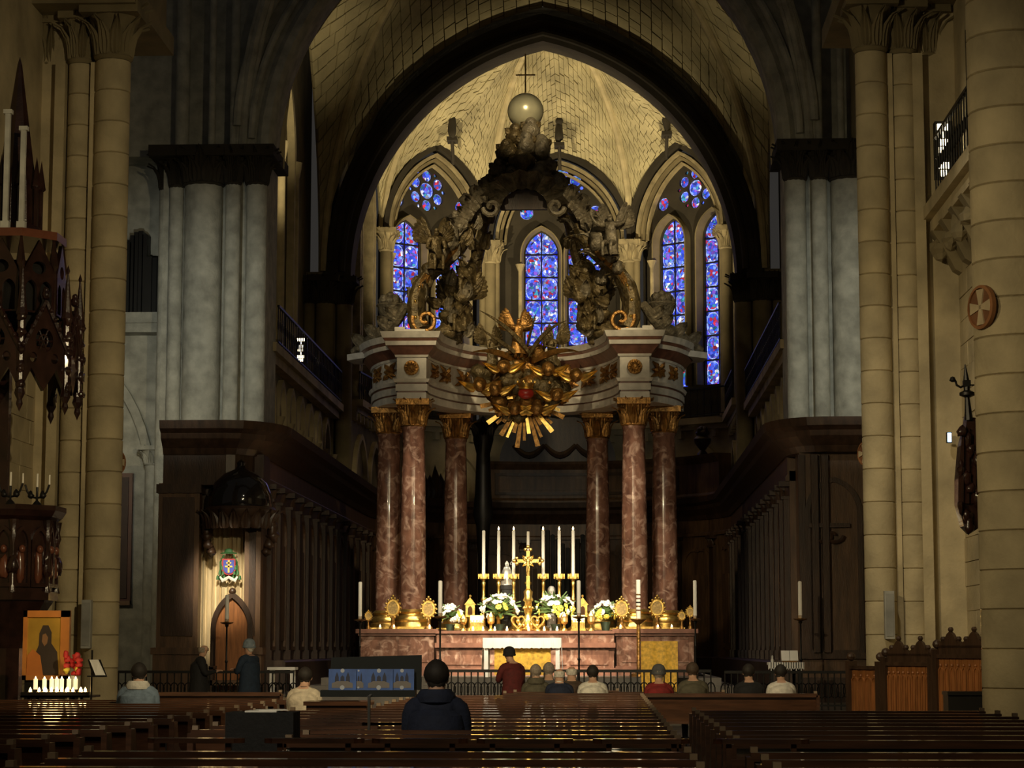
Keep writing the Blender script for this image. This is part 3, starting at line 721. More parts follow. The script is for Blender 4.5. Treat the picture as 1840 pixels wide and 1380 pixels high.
def person(label, loc, rz, top, legs, hair=None, pose='sit', bow=.12, bulk=1.0, arms='lap', scale=1.0, hat=None, hood=None, collar=None, scarf=None, bald=False, group=None, coat=False, bag=None):
    t = thing('person', label, 'person', loc, rz, group); t.scale = (scale,)*3
    sit = pose == 'sit'; J, E = skeleton(pose, bow, 0, bulk, arms, .46/scale if sit else None); kz = .88 if sit else 1
    skin_body('body', J, E, [skin_t, top, legs, shoe_m], None, t)
    m = J['skull_mid'][0]; tp = J['skull_top'][0]
    for s in (-1, 1):
        MB().ball(m+Vector((s*.082, .005, -.02)), .024, 6, 5, (.5, .8, 1.25)).build('ear', skin_t, t, True)
        MB().ball(m+Vector((s*.032, .083, .012)), .011, 6, 4).build('eye', shoe_m, t, True)
    MB().ball(m+Vector((0, .083, -.065)), .02, 6, 4, (1.1, .4, .3)).build('mouth', mat('lips', (.35, .12, .10), .5), t, True)
    if hair:
        hm = mat('hair_'+hair, hair_cols[hair], .7, var=.3, scale=40)
        b = MB()
        if bald:   # ring of hair around a bald crown
            b.lathe([(.086, -.07), (.094, -.03), (.094, .01), (.084, .03)], m+Vector((0, -.012, 0)), n=18, a0=PI*1.0-.3, a1=2*PI+.3, sy=1.12)
        else:
            b.lump(m+Vector((0, -.022, .03)), .108, 3, .05, 14, 9, (.98, 1.08, 1.0)); b.lump(m+Vector((0, -.05, -.03)), .075, 5, .06, 12, 8, (1.05, .7, 1.0))
        b.build('hair', hm, t, True)
    if hat:
        b = MB(); b.lathe([(.112, -.02), (.118, .02), (.112, .07), (.085, .12), (.04, .145), (1e-4, .15)], m+Vector((0, -.01, .02)), n=16, sy=1.1)
        b.lathe([(.118, -.03), (.126, -.01), (.118, .02)], m+Vector((0, -.01, .015)), n=16, sy=1.1); b.build('hat', hat, t, True)
    if hood:
        b = MB(); c = J['neck'][0]; b.lathe([(.10, -.08), (.15, -.05), (.155, 0), (.12, .05), (.085, .05)], c+Vector((0, -.03, 0)), n=18, sy=.95); b.build('hood', hood, t, True)
    if collar:
        c = J['neck'][0]; b = MB(); b.lathe([(.088, -.06), (.082, -.01), (.074, .025), (.066, .02)], c+Vector((0, -.008, -.01)), n=16); b.build('collar', collar, t, True)
    if scarf:
        c = J['neck'][0]; b = MB(); b.tube([c+Vector((.09*math.sin(a), .09*math.cos(a)-.01, -.01+.01*math.sin(3*a))) for a in [2*PI*k/14 for k in range(15)]], .045, 8); b.build('scarf', scarf, t, True)
    if coat:
        z0 = J['pelvis'][0].z; b = MB(); lo = -.42 if pose == 'stand' else -.03
        b.lathe([(.245*bulk if not sit else .2*bulk, lo), (.225*bulk if not sit else .2*bulk, lo*.5), (.205*bulk, 0), (.19*bulk, .16*kz), (.198*bulk, .3*kz), (.185*bulk, .40*kz), (.12, .47*kz)], (0, bow*.15, z0), n=20, sy=.76); b.build('coat', top, t, True)
    else:
        z0 = J['pelvis'][0].z; b = MB(); b.lathe([(.20*bulk, -.06), (.192*bulk, .05), (.182*bulk, .16*kz), (.205*bulk, .32*kz), (.20*bulk, .42*kz), (.15, .49*kz), (.09, .52*kz)], (0, bow*.2, z0), n=20, sy=.74); b.build('jacket', top, t, True)
    return t
def statue(name, m, loc, rz=0, scale=1.0, pose='stand', arms='raise', parent=None, wings=None, robe=True, tilt=0):
    """a carved figure as one mesh part in world coordinates, with optional wings as a child"""
    J, E = skeleton(pose, .1, 0, 1.15, arms)
    E = [(a, c, 0) for a, c, _ in E if a[0] not in 'fg' and c[0] not in 'fgt']; keep = {a for a, c, _ in E} | {c for a, c, _ in E}; J = {k: v for k, v in J.items() if k in keep}
    o = skin_body(name, J, E, [m], None, None); o.data.transform(Matrix.Translation(Vector(loc)) @ Matrix.Rotation(rz, 4, 'Z') @ Matrix.Rotation(tilt, 4, 'Y') @ Matrix.Scale(scale, 4))
    o.parent = parent
    if parent and parent.name in WORLD: o.matrix_parent_inverse = Matrix.Translation(-WORLD[parent.name])
    MM = Matrix.Translation(Vector(loc)) @ Matrix.Rotation(rz, 4, 'Z') @ Matrix.Rotation(tilt, 4, 'Y') @ Matrix.Scale(scale, 4)
    if robe:
        b = MB(); b.M = MM; z0 = J['pelvis'][0].z; n = 20; vs = []
        prof = [(.30, -.85 if pose == 'stand' else -.42), (.25, -.4), (.2, -.1), (.18, .15), (.16, .3)]
        k = len(prof)
        for j, (r, z) in enumerate(prof):
            for i in range(n):
                a = 2*PI*i/n; q = r*(1+.14*math.sin(5*a+j*.6)*(1-j/k)); vs.append((q*math.cos(a), q*.85*math.sin(a)+(.15 if pose == 'sit' and j < 2 else 0), z0+z))
        b.add(vs, [(j*n+i, j*n+(i+1) % n, (j+1)*n+(i+1) % n, (j+1)*n+i) for j in range(k-1) for i in range(n)]); b.build('robe', m, o, True)
    if wings:
        for s in (-1, 1):
            b = MB(); b.M = MM
            for k in range(7):
                a = .35+k*.17; L = .80-.045*k; p0 = Vector((s*.08, -.12, J['chest'][0].z+.05)); d = Vector((s*math.sin(a), -.25, math.cos(a)))
                b.tube([p0, p0+d*L*.4, p0+d*L*.8, p0+d*L], [.05, .10, .10, .04], 6, flat=1)
            b.build('wing', wings, o, True)
    return o

# ================================================================== BALDACHIN
BX = 0.0
bal = thing('baldachin', 'baroque baldachin of red marble columns with carved crown and gilded glory over the altar', 'baldachin', (0, 59.6, .9), world=True)
cols = [(-2.92, 58, .33), (2.92, 58, .33), (-3.77, 60, .34), (3.77, 60, .34), (-2.03, 61.5, .33), (1.95, 61.5, .33)]
for x, y, r in cols:
    b = MB(); b.lathe([(r*1.02, 2.62), (r*1.04, 3.5), (r*1.02, 4.6), (r*.95, 6.2), (r*.88, 7.35), (r*.95, 7.38), (r*.95, 7.45)], (x, y, 0), n=28); c_ = b.build('column', red_marble, bal, True)
    b = MB(); b.lathe([(r*1.45, 2.12), (r*1.45, 2.26), (r*1.4, 2.28), (r*1.46, 2.34), (r*1.38, 2.42), (r*1.2, 2.46), (r*1.18, 2.5), (r*1.28, 2.55), (r*1.05, 2.62)], (x, y, 0), n=24)
    b.box(x-r*1.5, x+r*1.5, y-r*1.5, y+r*1.5, 2.08, 2.16); b.build('column_base', gold, c_, True)
    b = MB(); capital_leafy(b, x, y, r*.92, 7.42, .74, 1.45, 8)
    for k in range(4):
        a = PI/4+k*PI/2; q = Vector((x+math.cos(a)*r*1.35, y+math.sin(a)*r*1.35, 7.42+.52))
        b.tube([q+Vector((math.cos(a)*.09*math.cos(f)*(1-f/9), math.sin(a)*.09*math.cos(f)*(1-f/9), .09*math.sin(f)*(1-f/9))) for f in [i*.7 for i in range(11)]], .028, 6)
    b.build('capital', gold_d, c_, True)
def mirror_path(right): return [(x, y, 0) for x, y in right]+[(-x, y, 0) for x, y in right[::-1] if x > 1e-6]
def smooth_path(pts, n=3):
    out = []
    for i in range(len(pts)-1):
        p0, p1, p2, p3 = pts[max(i-1, 0)], pts[i], pts[i+1], pts[min(i+2, len(pts)-1)]
        for k in range(n):
            t = k/n; out.append(tuple(.5*((2*p1[j])+(-p0[j]+p2[j])*t+(2*p0[j]-5*p1[j]+4*p2[j]-p3[j])*t*t+(-p0[j]+3*p1[j]-3*p2[j]+p3[j])*t**3) for j in range(2)))
    return out+[tuple(pts[-1])]
rp = smooth_path([(4.35, 61.0), (4.2, 60.0), (3.85, 59.0), (3.34, 58.3)])+[(3.34, 57.6), (2.56, 57.6)]+smooth_path([(2.54, 58.2), (2.3, 59.2), (1.8, 60.3), (1.0, 61.0), (0, 61.2)])
ent = mirror_path(rp)
def lvl(name, z0, z1, u0, u1, m, inner=-.75):
    return MB().sweep(ent, [(inner, z0), (u0, z0), (u1, z1), (inner, z1)], (0, 0, 1)).build(name, m, bal)
lvl('architrave', 8.14, 8.32, .0, .0, white_stone); lvl('architrave_line', 8.32, 8.36, -.02, -.02, red_trim); lvl('architrave', 8.36, 8.54, .03, .03, white_stone)
lvl('architrave_line', 8.54, 8.59, .0, .0, red_trim); lvl('architrave', 8.59, 8.68, .06, .10, white_stone)
lvl('frieze', 8.68, 9.26, .0, .0, white_stone); lvl('cornice_bed', 9.26, 9.32, .04, .06, white_stone); lvl('cornice_cove', 9.32, 9.55, .05, .25, red_trim)
lvl('cornice', 9.55, 9.66, .28, .30, white_stone); lvl('cornice_line', 9.66, 9.74, .30, .34, red_trim); lvl('cornice', 9.74, 9.9, .36, .42, white_stone)
for s in (-1, 1):
    MB().box(s*2.95-.36, s*2.95+.36, 57.5, 58.2, 9.88, 10.0).box(s*3.3-.14, s*3.3+.14, 57.9, 58.4, 9.88, 10.12).build('blocking_course', white_stone, bal)
    # cornice tip flaring at the outer end
    MB().prism([(s*4.3, 59.7), (s*5.0, 60.4), (s*4.9, 61.2), (s*4.2, 61.6), (s*3.9, 60.5)], 'z', 9.55, 9.72).build('cornice_tip', white_stone, bal)
    # rosette on the block and leafy sprays on the frieze
    b = MB(); b.M = Matrix.Translation((s*2.95, 57.53, 8.97)) @ Matrix.Rotation(PI/2, 4, 'X')
    b.lathe([(.2, 0), (.2, .03), (.16, .05), (.08, .04), (.05, .07), (1e-4, .08)], n=14)
    for k in range(12): a = 2*PI*k/12; b.tube([(0, 0, .03), (.1*math.cos(a), .1*math.sin(a), .06), (.19*math.cos(a), .19*math.sin(a), .02)], [.02, .03, .01], 5)
    b.build('rosette', gold_d, bal, True)
    for (cx, cy, rz, L) in ((s*3.6, 58.65, s*.9, .55), (s*4.0, 59.35, s*1.1, .5), (s*2.44, 58.7, -s*1.3, .5), (s*2.2, 59.5, -s*1.15, .6), (s*1.75, 60.35, -s*.95, .6), (s*1.2, 60.9, -s*.5, .6)):
        b = MB(); b.M = Matrix.Translation((cx, cy-.06, 8.97)) @ Matrix.Rotation(rz, 4, 'Z')
        for k in range(9):
            a = 2*PI*k/9+.2; LL = L*(.75 if k % 2 else .55)*(1.25 if abs(math.cos(a)) > .6 else .7)*.8
            b.tube([(0, 0, 0), (math.cos(a)*LL*.5, -.05, math.sin(a)*LL*.5), (math.cos(a)*LL, -.02, math.sin(a)*LL*.8)], [.04, .07, .015], 5)
        b.build('frieze_ornament', gold_d, bal, True)
# scroll ribs of the crown
FR = [(2.72, 10.02), (2.86, 10.35), (2.88, 10.8), (2.78, 11.2), (2.55, 11.62), (2.15, 12.0), (1.75, 12.4), (1.48, 12.85), (1.38, 13.35), (1.2, 13.85), (.9, 14.3), (.5, 14.8), (.15, 15.15)]
def crown_rib(s, path, y0, y1, r, m, name='scroll_rib'):
    n = len(path); pts = [(s*x, y0+(y1-y0)*(i/(n-1))**1.3, z) for i, (x, z) in enumerate(path)]
    rr = [r*(1.15 if i < 4 else 1.0-.45*i/n) for i in range(n)]
    o = MB().tube(pts, rr, 10, flat=.75).build(name, m, bal, True)
    return o, pts
for s in (-1, 1):
    o, pts = crown_rib(s, FR, 58.0, 59.7, .30, bronze)
    # volute at the foot and beaded gold face
    c = Vector((s*2.6, 57.75, 10.28)); sp = []
    for k in range(22):
        a = -PI*.1+k*.42; q = .36*(1-k/24); sp.append(c+Vector((s*q*math.cos(a), 0, -q*math.sin(a))))
    MB().tube(sp, .06, 6).build('volute', gold_d, o, True)
    MB().tube([Vector(p)+Vector((0, -.24, .0)) for p in pts[1:7]], [.05, .09, .11, .11, .09, .05], 8).build('gilt_face', gold_d, o, True)
    for p in pts[1:6]: MB().ball(Vector(p)+Vector((0, -.33, 0)), .05, 8, 5).build('bead', gold, o, True)
    rnd = random.Random(11)
    for i in range(2, len(pts)-1):
        p = Vector(pts[i]); dr = (Vector(pts[i+1])-Vector(pts[i-1])).normalized()
        for k in range(3):
            a = (k-1)*.9+rnd.uniform(-.2, .2)
            M = Matrix.Translation(p+Vector((s*.12*(k-1), -.12, .05))) @ dr.to_track_quat('Z', 'Y').to_matrix().to_4x4() @ Matrix.Rotation(a+(PI/2 if s > 0 else -PI/2)*(k == 0), 4, 'Z')
            MB().leaf(M, .55, .34, .9).build('acanthus_leaf', grey_gilt if (i+k) % 3 else bronze, o, True)
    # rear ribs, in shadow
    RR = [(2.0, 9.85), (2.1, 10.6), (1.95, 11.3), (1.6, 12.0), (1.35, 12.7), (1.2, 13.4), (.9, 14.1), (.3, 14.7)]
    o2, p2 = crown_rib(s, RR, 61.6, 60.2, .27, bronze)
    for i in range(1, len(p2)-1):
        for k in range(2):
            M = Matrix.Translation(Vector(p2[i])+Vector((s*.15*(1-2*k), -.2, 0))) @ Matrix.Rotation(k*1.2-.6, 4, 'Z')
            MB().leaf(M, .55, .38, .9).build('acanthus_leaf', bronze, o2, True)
    MO = [(3.8, 9.9), (3.95, 10.2), (3.7, 10.5), (3.3, 10.9), (2.9, 11.6), (2.3, 12.6), (1.7, 13.4), (.9, 14.2)]
    # side garlands, cascading lumps from the shell to the scroll
    b = MB()
    for k in range(13):
        f = k/12; b.lump((s*(1.35+1.15*f+.12*math.sin(k*2.1)), 58.9-.9*f, 13.9-2.2*f+.1*math.cos(k*1.7)), .17+.05*math.sin(k), k+40, .35, 10, 7)
    b.build('garland', grey_gilt, bal, True)
    # seated angel on the scroll
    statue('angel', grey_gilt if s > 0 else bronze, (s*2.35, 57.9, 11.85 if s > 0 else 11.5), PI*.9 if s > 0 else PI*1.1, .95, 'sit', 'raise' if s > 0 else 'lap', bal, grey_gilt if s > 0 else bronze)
    # large drapery figure mass behind the scroll foot
    b = MB(); [b.lump((s*(1.9+.32*math.sin(k*2.4)), 59.2+.2*math.cos(k*1.3), 10.05+.17*k), .25+.07*math.sin(k*1.9), k+5, .4, 16, 12) for k in range(11)]; b.build('carved_drapery', bronze, bal, True)
    for k in range(16):
        rk = random.Random(k*3+1); MB().leaf(Matrix.Translation((s*(1.9+rk.uniform(-.4, .4)), 58.85+rk.uniform(-.15, .1), 10.0+.115*k)) @ Matrix.Rotation(rk.uniform(-1.2, 1.2), 4, 'Y'), .5, .3, .9).build('acanthus_leaf', bronze if k % 3 else grey_gilt, bal, True)
    statue('angel', bronze, (s*1.75, 59.2, 10.0), PI, 1.15, 'sit', 'raise', bal, bronze)
    # outer scroll bracket trailing onto the cornice tip
    pts = [(s*3.2, 58.6, 10.8), (s*3.45, 58.9, 10.5), (s*3.7, 59.2, 10.3), (s*4.1, 59.7, 10.15), (s*4.5, 60.1, 9.95), (s*4.85, 60.4, 9.8)]
    MB().tube(pts, [.12, .16, .18, .17, .14, .08], 8).build('trailing_scroll', grey_gilt, bal, True)
    for k, p in enumerate(pts[1:5]):
        MB().leaf(Matrix.Translation(Vector(p)+Vector((0, -.1, 0))) @ Matrix.Rotation(s*.9, 4, 'Y'), .5, .3, 1).build('acanthus_leaf', grey_gilt, bal, True)
    # basket of fruit urn
    b = MB(); b.lathe([(.12, 9.9), (.22, 9.95), (.1, 10.1), (.12, 10.55), (.3, 10.75), (.36, 10.95), (.4, 11.0), (.36, 11.05)], (s*3.75, 59.9, 0), n=18)
    u = b.build('urn', grey_gilt, bal, True)
    b = MB()
    for k in range(9):
        a = 2*PI*k/8; q = .22 if k < 8 else 0; b.lump((s*3.75+q*math.cos(a), 59.9+q*math.sin(a), 11.12+(.16 if k == 8 else .03*(k % 3))), .13, k, .2, 8, 6)
    b.build('fruit', grey_gilt, u, True)
# hooded shell canopy near the top
b = MB(); n = 15
vs = []; fs = []
for i in range(n+1):
    a = PI*(i/n)
    for j in range(6):
        q = .55+.48*(j/5); rr_ = q+(.07*math.cos(i*PI) if j > 2 else 0); vs.append((rr_*1.12*math.cos(a), 58.75-.45*(j/5)**2+.1*math.cos(i*PI), 13.55+rr_*.86*math.sin(a)))
for i in range(n):
    for j in range(5): k = i*6+j; fs.append((k, k+1, k+7, k+6))
b.add(vs, fs); sh = b.build('shell_hood', grey_gilt, bal, True)
for s in (-1, 1):
    c = Vector((s*.86, 58.35, 13.42)); MB().tube([c+Vector((s*.24*(1-k/16)*math.cos(k*.55), -.02*k, -.24*(1-k/16)*math.sin(k*.55))) for k in range(14)], .075, 6).build('shell_scroll', grey_gilt, sh, True)
    for k in range(4):
        MB().leaf(Matrix.Translation((s*(1.1+.14*k), 58.5, 13.6-.2*k)) @ Matrix.Rotation(s*(.5+.3*k), 4, 'Y'), .6, .36, 1).build('acanthus_leaf', grey_gilt, sh, True)
MB().prism([(-.66, 13.5)]+[(.66*math.cos(a), 13.55+.5*math.sin(a)) for a in [PI-PI*k/10 for k in range(11)]]+[(.66, 13.5)], 'y', 59.0, 59.15).build('shell_shade_panel', wood_d, sh)  # dark panel standing in for the shade inside the shell
# cluster of cherubs under the globe
for k, (x, y, z, r) in enumerate(((-.5, 59.2, 15.35, .30), (.45, 59.1, 15.45, .29), (-.1, 59.0, 15.0, .34), (.16, 59.25, 15.98, .27), (-.28, 59.4, 15.85, .27), (.6, 59.4, 14.9, .30), (-.7, 59.3, 14.85, .30), (.05, 58.9, 15.5, .26), (-.35, 59.0, 14.55, .3), (.4, 59.0, 14.6, .3), (0, 59.3, 14.3, .36), (.95, 59.2, 14.4, .28), (-1.0, 59.2, 14.35, .28))):
    b = MB(); b.ball((x, y, z), r*.6, 12, 8); b.lump((x, y+.06, z-.2), r, k, .25, 12, 8); o = b.build('cherub', grey_gilt if k % 2 else bronze, bal, True)
    for s in (-1, 1): MB().leaf(Matrix.Translation((x+s*r*.5, y+.02, z-.1)) @ Matrix.Rotation(s*1.0, 4, 'Y'), .20, .2, .9).build('cherub_wing', bronze, o, True)
MB().ball((0, 59.7, 16.42), .5, 36, 24).build('globe', orb_m, bal, True)
MB().tube([(0, 59.7, 16.9), (0, 59.7, 18.05)], .022, 6).tube([(-.27, 59.7, 17.45), (.27, 59.7, 17.45)], .022, 6).build('globe_cross', gold, bal)
# gilded glory hung in the middle of the entablature
GC = Vector((0, 58.5, 8.62)); g = MB().lump(GC+Vector((0, .3, 0)), .78, 3, .3, 20, 14, (1.3, .6, 1.0)).build('glory_cloud', gold_d, bal, True)
rnd = random.Random(5)
for k in range(44):
    a = rnd.uniform(0, 2*PI); q = rnd.uniform(.15, 1.0); p = GC+Vector((1.15*q*math.cos(a), -.45+.4*q, .9*q*math.sin(a)))
    MB().lump(p, rnd.uniform(.14, .3), k+60, .3, 10, 7).build('cloud_puff', (gold_d, bronze, bronze)[k % 3], g, True)
for k in range(23):
    a = PI*1.02+PI*.96*k/22; L = ((.95, 1.3, 1.1)[k % 3])*(1.05 if abs(a-1.5*PI) < .5 else .92); d = Vector((math.cos(a), 0, math.sin(a)))
    c0 = GC+Vector((0, -.2+.12*(k % 3), -.35)); u = Vector((-d.z, 0, d.x)); w0, w1 = .03, (.05, .065, .04)[k % 3]
    b = MB(); p0, p1 = c0+d*.3, c0+d*L; b.add([p0-u*w0, p0+u*w0, p1+u*w1, p1-u*w1, p0-u*w0+Vector((0, .05, 0)), p0+u*w0+Vector((0, .05, 0)), p1+u*w1+Vector((0, .02, 0)), p1-u*w1+Vector((0, .02, 0))], [(0, 1, 2, 3), (7, 6, 5, 4), (0, 4, 5, 1), (1, 5, 6, 2), (2, 6, 7, 3), (3, 7, 4, 0)])
    b.build('ray', gold if k % 4 == 0 else gold_d, g)
for px, py in ((1035, 675), (862, 693), (905, 660), (985, 665), (925, 735), (965, 735), (890, 700), (1000, 710)):
    p = P(px, py, 57.9); b = MB(); b.ball(p, .17, 12, 8); b.lump(p+Vector((0, .05, .06)), .17, px, .18, 10, 7); o = b.build('cherub_head', gold_d, g, True)
    for s in (-1, 1): MB().leaf(Matrix.Translation(p+Vector((s*.12, .05, -.1))) @ Matrix.Rotation(s*1.1, 4, 'Y'), .42, .22, .5).build('cherub_wing', gold, o, True)
p = P(945, 707, 57.7); b = MB(); b.ball(p, .17, 14, 9, (1.25, 1, .9)); b.build('red_heart', mat('red_enamel', (.45, .03, .02), .3), g, True)
b = MB(); b.lathe([(.19, .1), (.21, .13), (.18, .16), (.24, .26)], p, n=14)
for k in range(7): a = 2*PI*k/7; b.ball(p+Vector((.24*math.cos(a), .24*math.sin(a), .3)), .04, 6, 4)
b.build('crown', gold, g, True)
for (p0, p1, p2, r) in (((955, 640), (918, 585), (862, 558), .07), ((940, 645), (900, 612), (858, 588), .06), ((950, 640), (975, 590), (1018, 576), .07), ((945, 630), (955, 590), (962, 565), .06), ((960, 650), (1000, 622), (1040, 632), .09), ((925, 650), (895, 625), (850, 632), .09)):
    q = [P(*p0, 58.2), P(*p1, 57.6), P(*p2, 57.2)]; pts = [q[0]*(1-t)**2+q[1]*2*t*(1-t)+q[2]*t*t for t in [i/8 for i in range(9)]]
    r *= .62; MB().tube(pts, [r, r*1.5, r*1.8, r*1.7, r*1.5, r*1.2, r*.9, r*.6, .01], 6, flat=.6).build('wing_feather', bronze if r < .05 else gold_d, g, True)
statue('angel', gold_d, (-.15, 58.1, 9.2), PI*1.1, .8, 'kneel', 'raise', bal, gold_d)
statue('angel', bronze, (.75, 58.3, 8.9), PI*.8, .75, 'kneel', 'fold', bal, bronze)
statue('angel', bronze, (-.85, 58.3, 8.9), PI*1.2, .75, 'kneel', 'fold', bal, bronze)

# ================================================================== ALTAR
al = thing('high_altar', 'red veined marble altar base with projecting pedestals under the baldachin columns', 'altar', (0.1, 57.5, .9), world=True)
def ped(x0, x1, y0, y1, name):
    MB().box(x0, x1, y0, y1, .88, 1.02).box(x0+.05, x1-.05, y0+.05, y1, 1.02, 1.14).build('plinth', red_trim, al)
    o = MB().box(x0+.08, x1-.08, y0+.08, y1, 1.14, 1.92).build(name, red_marble, al)
    MB().box(x0+.03, x1-.03, y0+.03, y1, 1.92, 1.99).box(x0-.03, x1+.03, y0-.03, y1, 1.99, 2.10).build('pedestal_cap', red_trim, o)
    n = 2
    for k in range(n):
        a, c = x0+.18+(x1-x0-.36)*k/n+.04, x0+.18+(x1-x0-.36)*(k+1)/n-.04
        b = MB(); b.box(a, c, y0+.055, y0+.12, 1.24, 1.84); b.build('marble_panel', red_marble, o)
ped(-4.30, -2.22, 57.2, 62.3, 'pedestal'); ped(2.35, 4.50, 57.2, 62.3, 'pedestal')
for xa, xb in ((-2.25, -1.45), (1.37, 2.4)):     # rear blocks that carry the inner columns
    MB().box(xa, xb, 60.9, 62.2, .88, 2.10).build('rear_pedestal', red_marble, al)
b = MB(); b.box(-2.25, 2.4, 57.0, 58.9, .88, 1.10); b.build('plinth', red_trim, al)
b = MB(); b.box(-2.22, 2.36, 57.1, 58.8, 1.10, 1.62); o = b.build('altar_front', red_marble, al)
for k in range(4):
    a = -2.0+k*1.08; MB().box(a, a+.98, 57.06, 57.15, 1.18, 1.56).build('marble_panel', red_marble, o)
MB().box(-2.26, 2.4, 56.95, 58.8, 1.62, 1.74).build('altar_ledge', red_trim, al)
MB().box(-2.22, 2.36, 57.12, 58.8, 1.74, 1.98).build('gradine', red_marble, al); MB().box(-2.25, 2.38, 57.05, 58.8, 1.98, 2.05).build('gradine_top', red_trim, al)
ZG = 2.05; ZP = 2.10
# free-standing altar table with lace cloth and gold frontal
at = thing('altar_table', 'altar table draped with a white lace cloth over a gold frontal', 'table', (.1, 54.4, .9), world=True)
x0, x1 = PX(868, 54.2, 1160), PX(1008, 54.2, 1160)
MB().box(x0+.04, x1-.04, 54.1, 55.0, 1.78, 1.84).build('table_top', wood_m, at)
for x in (x0+.08, x1-.08):
    for y in (54.15, 54.95): MB().box(x-.05, x+.05, y-.05, y+.05, .9, 1.78).build('leg', cloth_w, at)
b = MB(); n = 40; b.box(x0, x1, 54.05, 55.05, 1.84, 1.855)
vs = []
for k in range(n+1):
    x = x0+(x1-x0)*k/n; vs += [(x, 54.05, 1.855), (x, 54.03+.012*math.sin(k*1.3), 1.62-.025*abs(math.sin(k*PI/2*.8)))]
b.add(vs, [(2*k, 2*k+1, 2*k+3, 2*k+2) for k in range(n)])
for x, sg in ((x0, -1), (x1, 1)):
    b.add([(x, 54.05, 1.855), (x, 55.05, 1.855), (x+sg*.03, 55.05, 1.05), (x+sg*.03, 54.03, 1.05)], [(0, 1, 2, 3)])
b.build('lace_cloth', cloth_w, at)
b = MB(); b.box(x0+.28, x1-.25, 54.18, 54.22, .95, 1.62); b.build('gold_frontal', cloth_y, at)
am = thing('ambo', 'wooden lectern hung with a plain golden yellow cloth in front of the marble pedestal', 'lectern', (PX(1185, 51.8), 52, .52), world=True)
a0, a1 = PX(1152, 51.6, 1190), PX(1218, 51.6, 1190); zt = PZ(1153, 51.6)
MB().box(a0+.03, a1-.03, 51.66, 52.1, .52, zt-.04).build('lectern_body', wood_m, am); MB().box(a0-.02, a1+.02, 51.62, 52.15, zt-.05, zt).build('lectern_top', wood_m, am)
b = MB(); n = 16; vs = []
for k in range(n+1): f = k/n; vs += [(a0+(a1-a0)*f, 51.6+.01*math.sin(k*1.1), zt+.012), (a0+(a1-a0)*f, 51.585+.018*math.sin(k*1.1), .6)]
b.add(vs, [(2*k, 2*k+1, 2*k+3, 2*k+2) for k in range(n)]); b.box(a0, a1, 51.6, 52.15, zt, zt+.012); b.build('yellow_cloth', cloth_y, am)

# candlesticks on the gradine
def candlestick(px, lit, label):
    y = 58.32; x = PX(px, y, 1050); zt = PZ(953, y); zc = PZ(1040, y)
    t = thing('candlestick', label, 'candlestick', (x, y, ZG), group='tall altar candlesticks')
    h = zc-ZG; b = MB(); b.lathe([(.16, 0), (.17, .05), (.12, .1), (.06, .14), (.05, .3), (.085, .36), (.05, .42), (.045, h*.55), (.075, h*.6), (.045, h*.66), (.04, h*.85), (.06, h*.92), (.04, h*.95)], n=12); b.build('stem', gold, t, True)
    b = MB(); b.lathe([(.04, h-.06), (.06, h-.03), (.13, h), (.13, h+.05), (.115, h+.05)], n=12)
    for k in range(6): a = 2*PI*k/6; b.box(.12*math.cos(a)-.025, .12*math.cos(a)+.025, .12*math.sin(a)-.025, .12*math.sin(a)+.025, h, h+.13)
    b.build('drip_cup', gold, t)
    H = zt-ZG; b = MB(); b.lathe([(.046, h+.02), (.043, H-.02), (.03, H)], n=12); c_ = b.build('candle', wax, t, True)
    if lit:
        b = MB(); b.lathe([(1e-4, H+.0), (.024, H+.03), (.02, H+.06), (1e-4, H+.11)], n=8); b.build('flame', flame_m, c_, True)
    return t
for px, lit, lb in ((869, 0, 'unlit tall white candle in a gilded stick, outermost on the silver bishop side'), (896, 1, 'lit tall white candle in a gilded stick on the outer side of the silver bishop'), (923, 1, 'lit tall white candle in a gilded stick between the silver bishop statue and the crucifix'),
                    (976, 1, 'lit tall white candle in a gilded stick next to the crucifix beside the bust'), (1005, 1, 'lit tall white candle in a gilded stick, middle of the three on the bust side'), (1030, 1, 'lit tall white candle in a gilded stick, outermost on the bust side')):
    candlestick(px, lit, lb)
y = 58.62; x = PX(949, y); t = thing('candlestick', 'unlit white candle standing straight behind the golden crucifix', 'candlestick', (x, y, ZG), group='tall altar candlesticks')
b = MB(); b.lathe([(.14, 0), (.1, .1), (.05, .2), (.04, 1.2), (.1, 1.25), (.1, 1.3)], n=12); b.build('stem', gold, t, True); b = MB(); b.lathe([(.045, 1.28), (.04, PZ(955, y)-ZG)], n=12); b.build('candle', wax, t, True)
# crucifix
y = 57.70; x = PX(949, y, 1060); t = thing('crucifix', 'tall golden altar crucifix with flared leafy arms on a sculpted foot', 'crucifix', (x, y, ZG))
zc = PZ(1008, y)-ZG; ztp = PZ(988, y)-ZG
b = MB()
def bar(b, p0, p1, w, th=.04): b.tube([p0, p1], w, 4, flat=th/w)
b.box(-.045, .045, -.03, .03, .9, zc+.26); b.box(-.28, .28, -.03, .03, zc-.045, zc+.045); b.build('cross', gold, t)
for (ex, ez) in ((-.3, zc), (.3, zc), (0, zc+.3)):
    b = MB()
    for dx, dz in ((0, .07), (.07, 0), (-.07, 0), (0, -.07)): b.ball((ex+dx, 0, ez+dz), .05, 8, 6, (1, .5, 1))
    b.build('arm_finial', gold, t, True)
for k in range(4):
    a = PI/4+k*PI/2; MB().leaf(Matrix.Translation((.04*math.cos(a), -.02, zc+.04*math.sin(a))) @ Matrix.Rotation(PI/2-a, 4, 'Y'), .13, .1, .4).build('ray_leaf', gold, t, True)
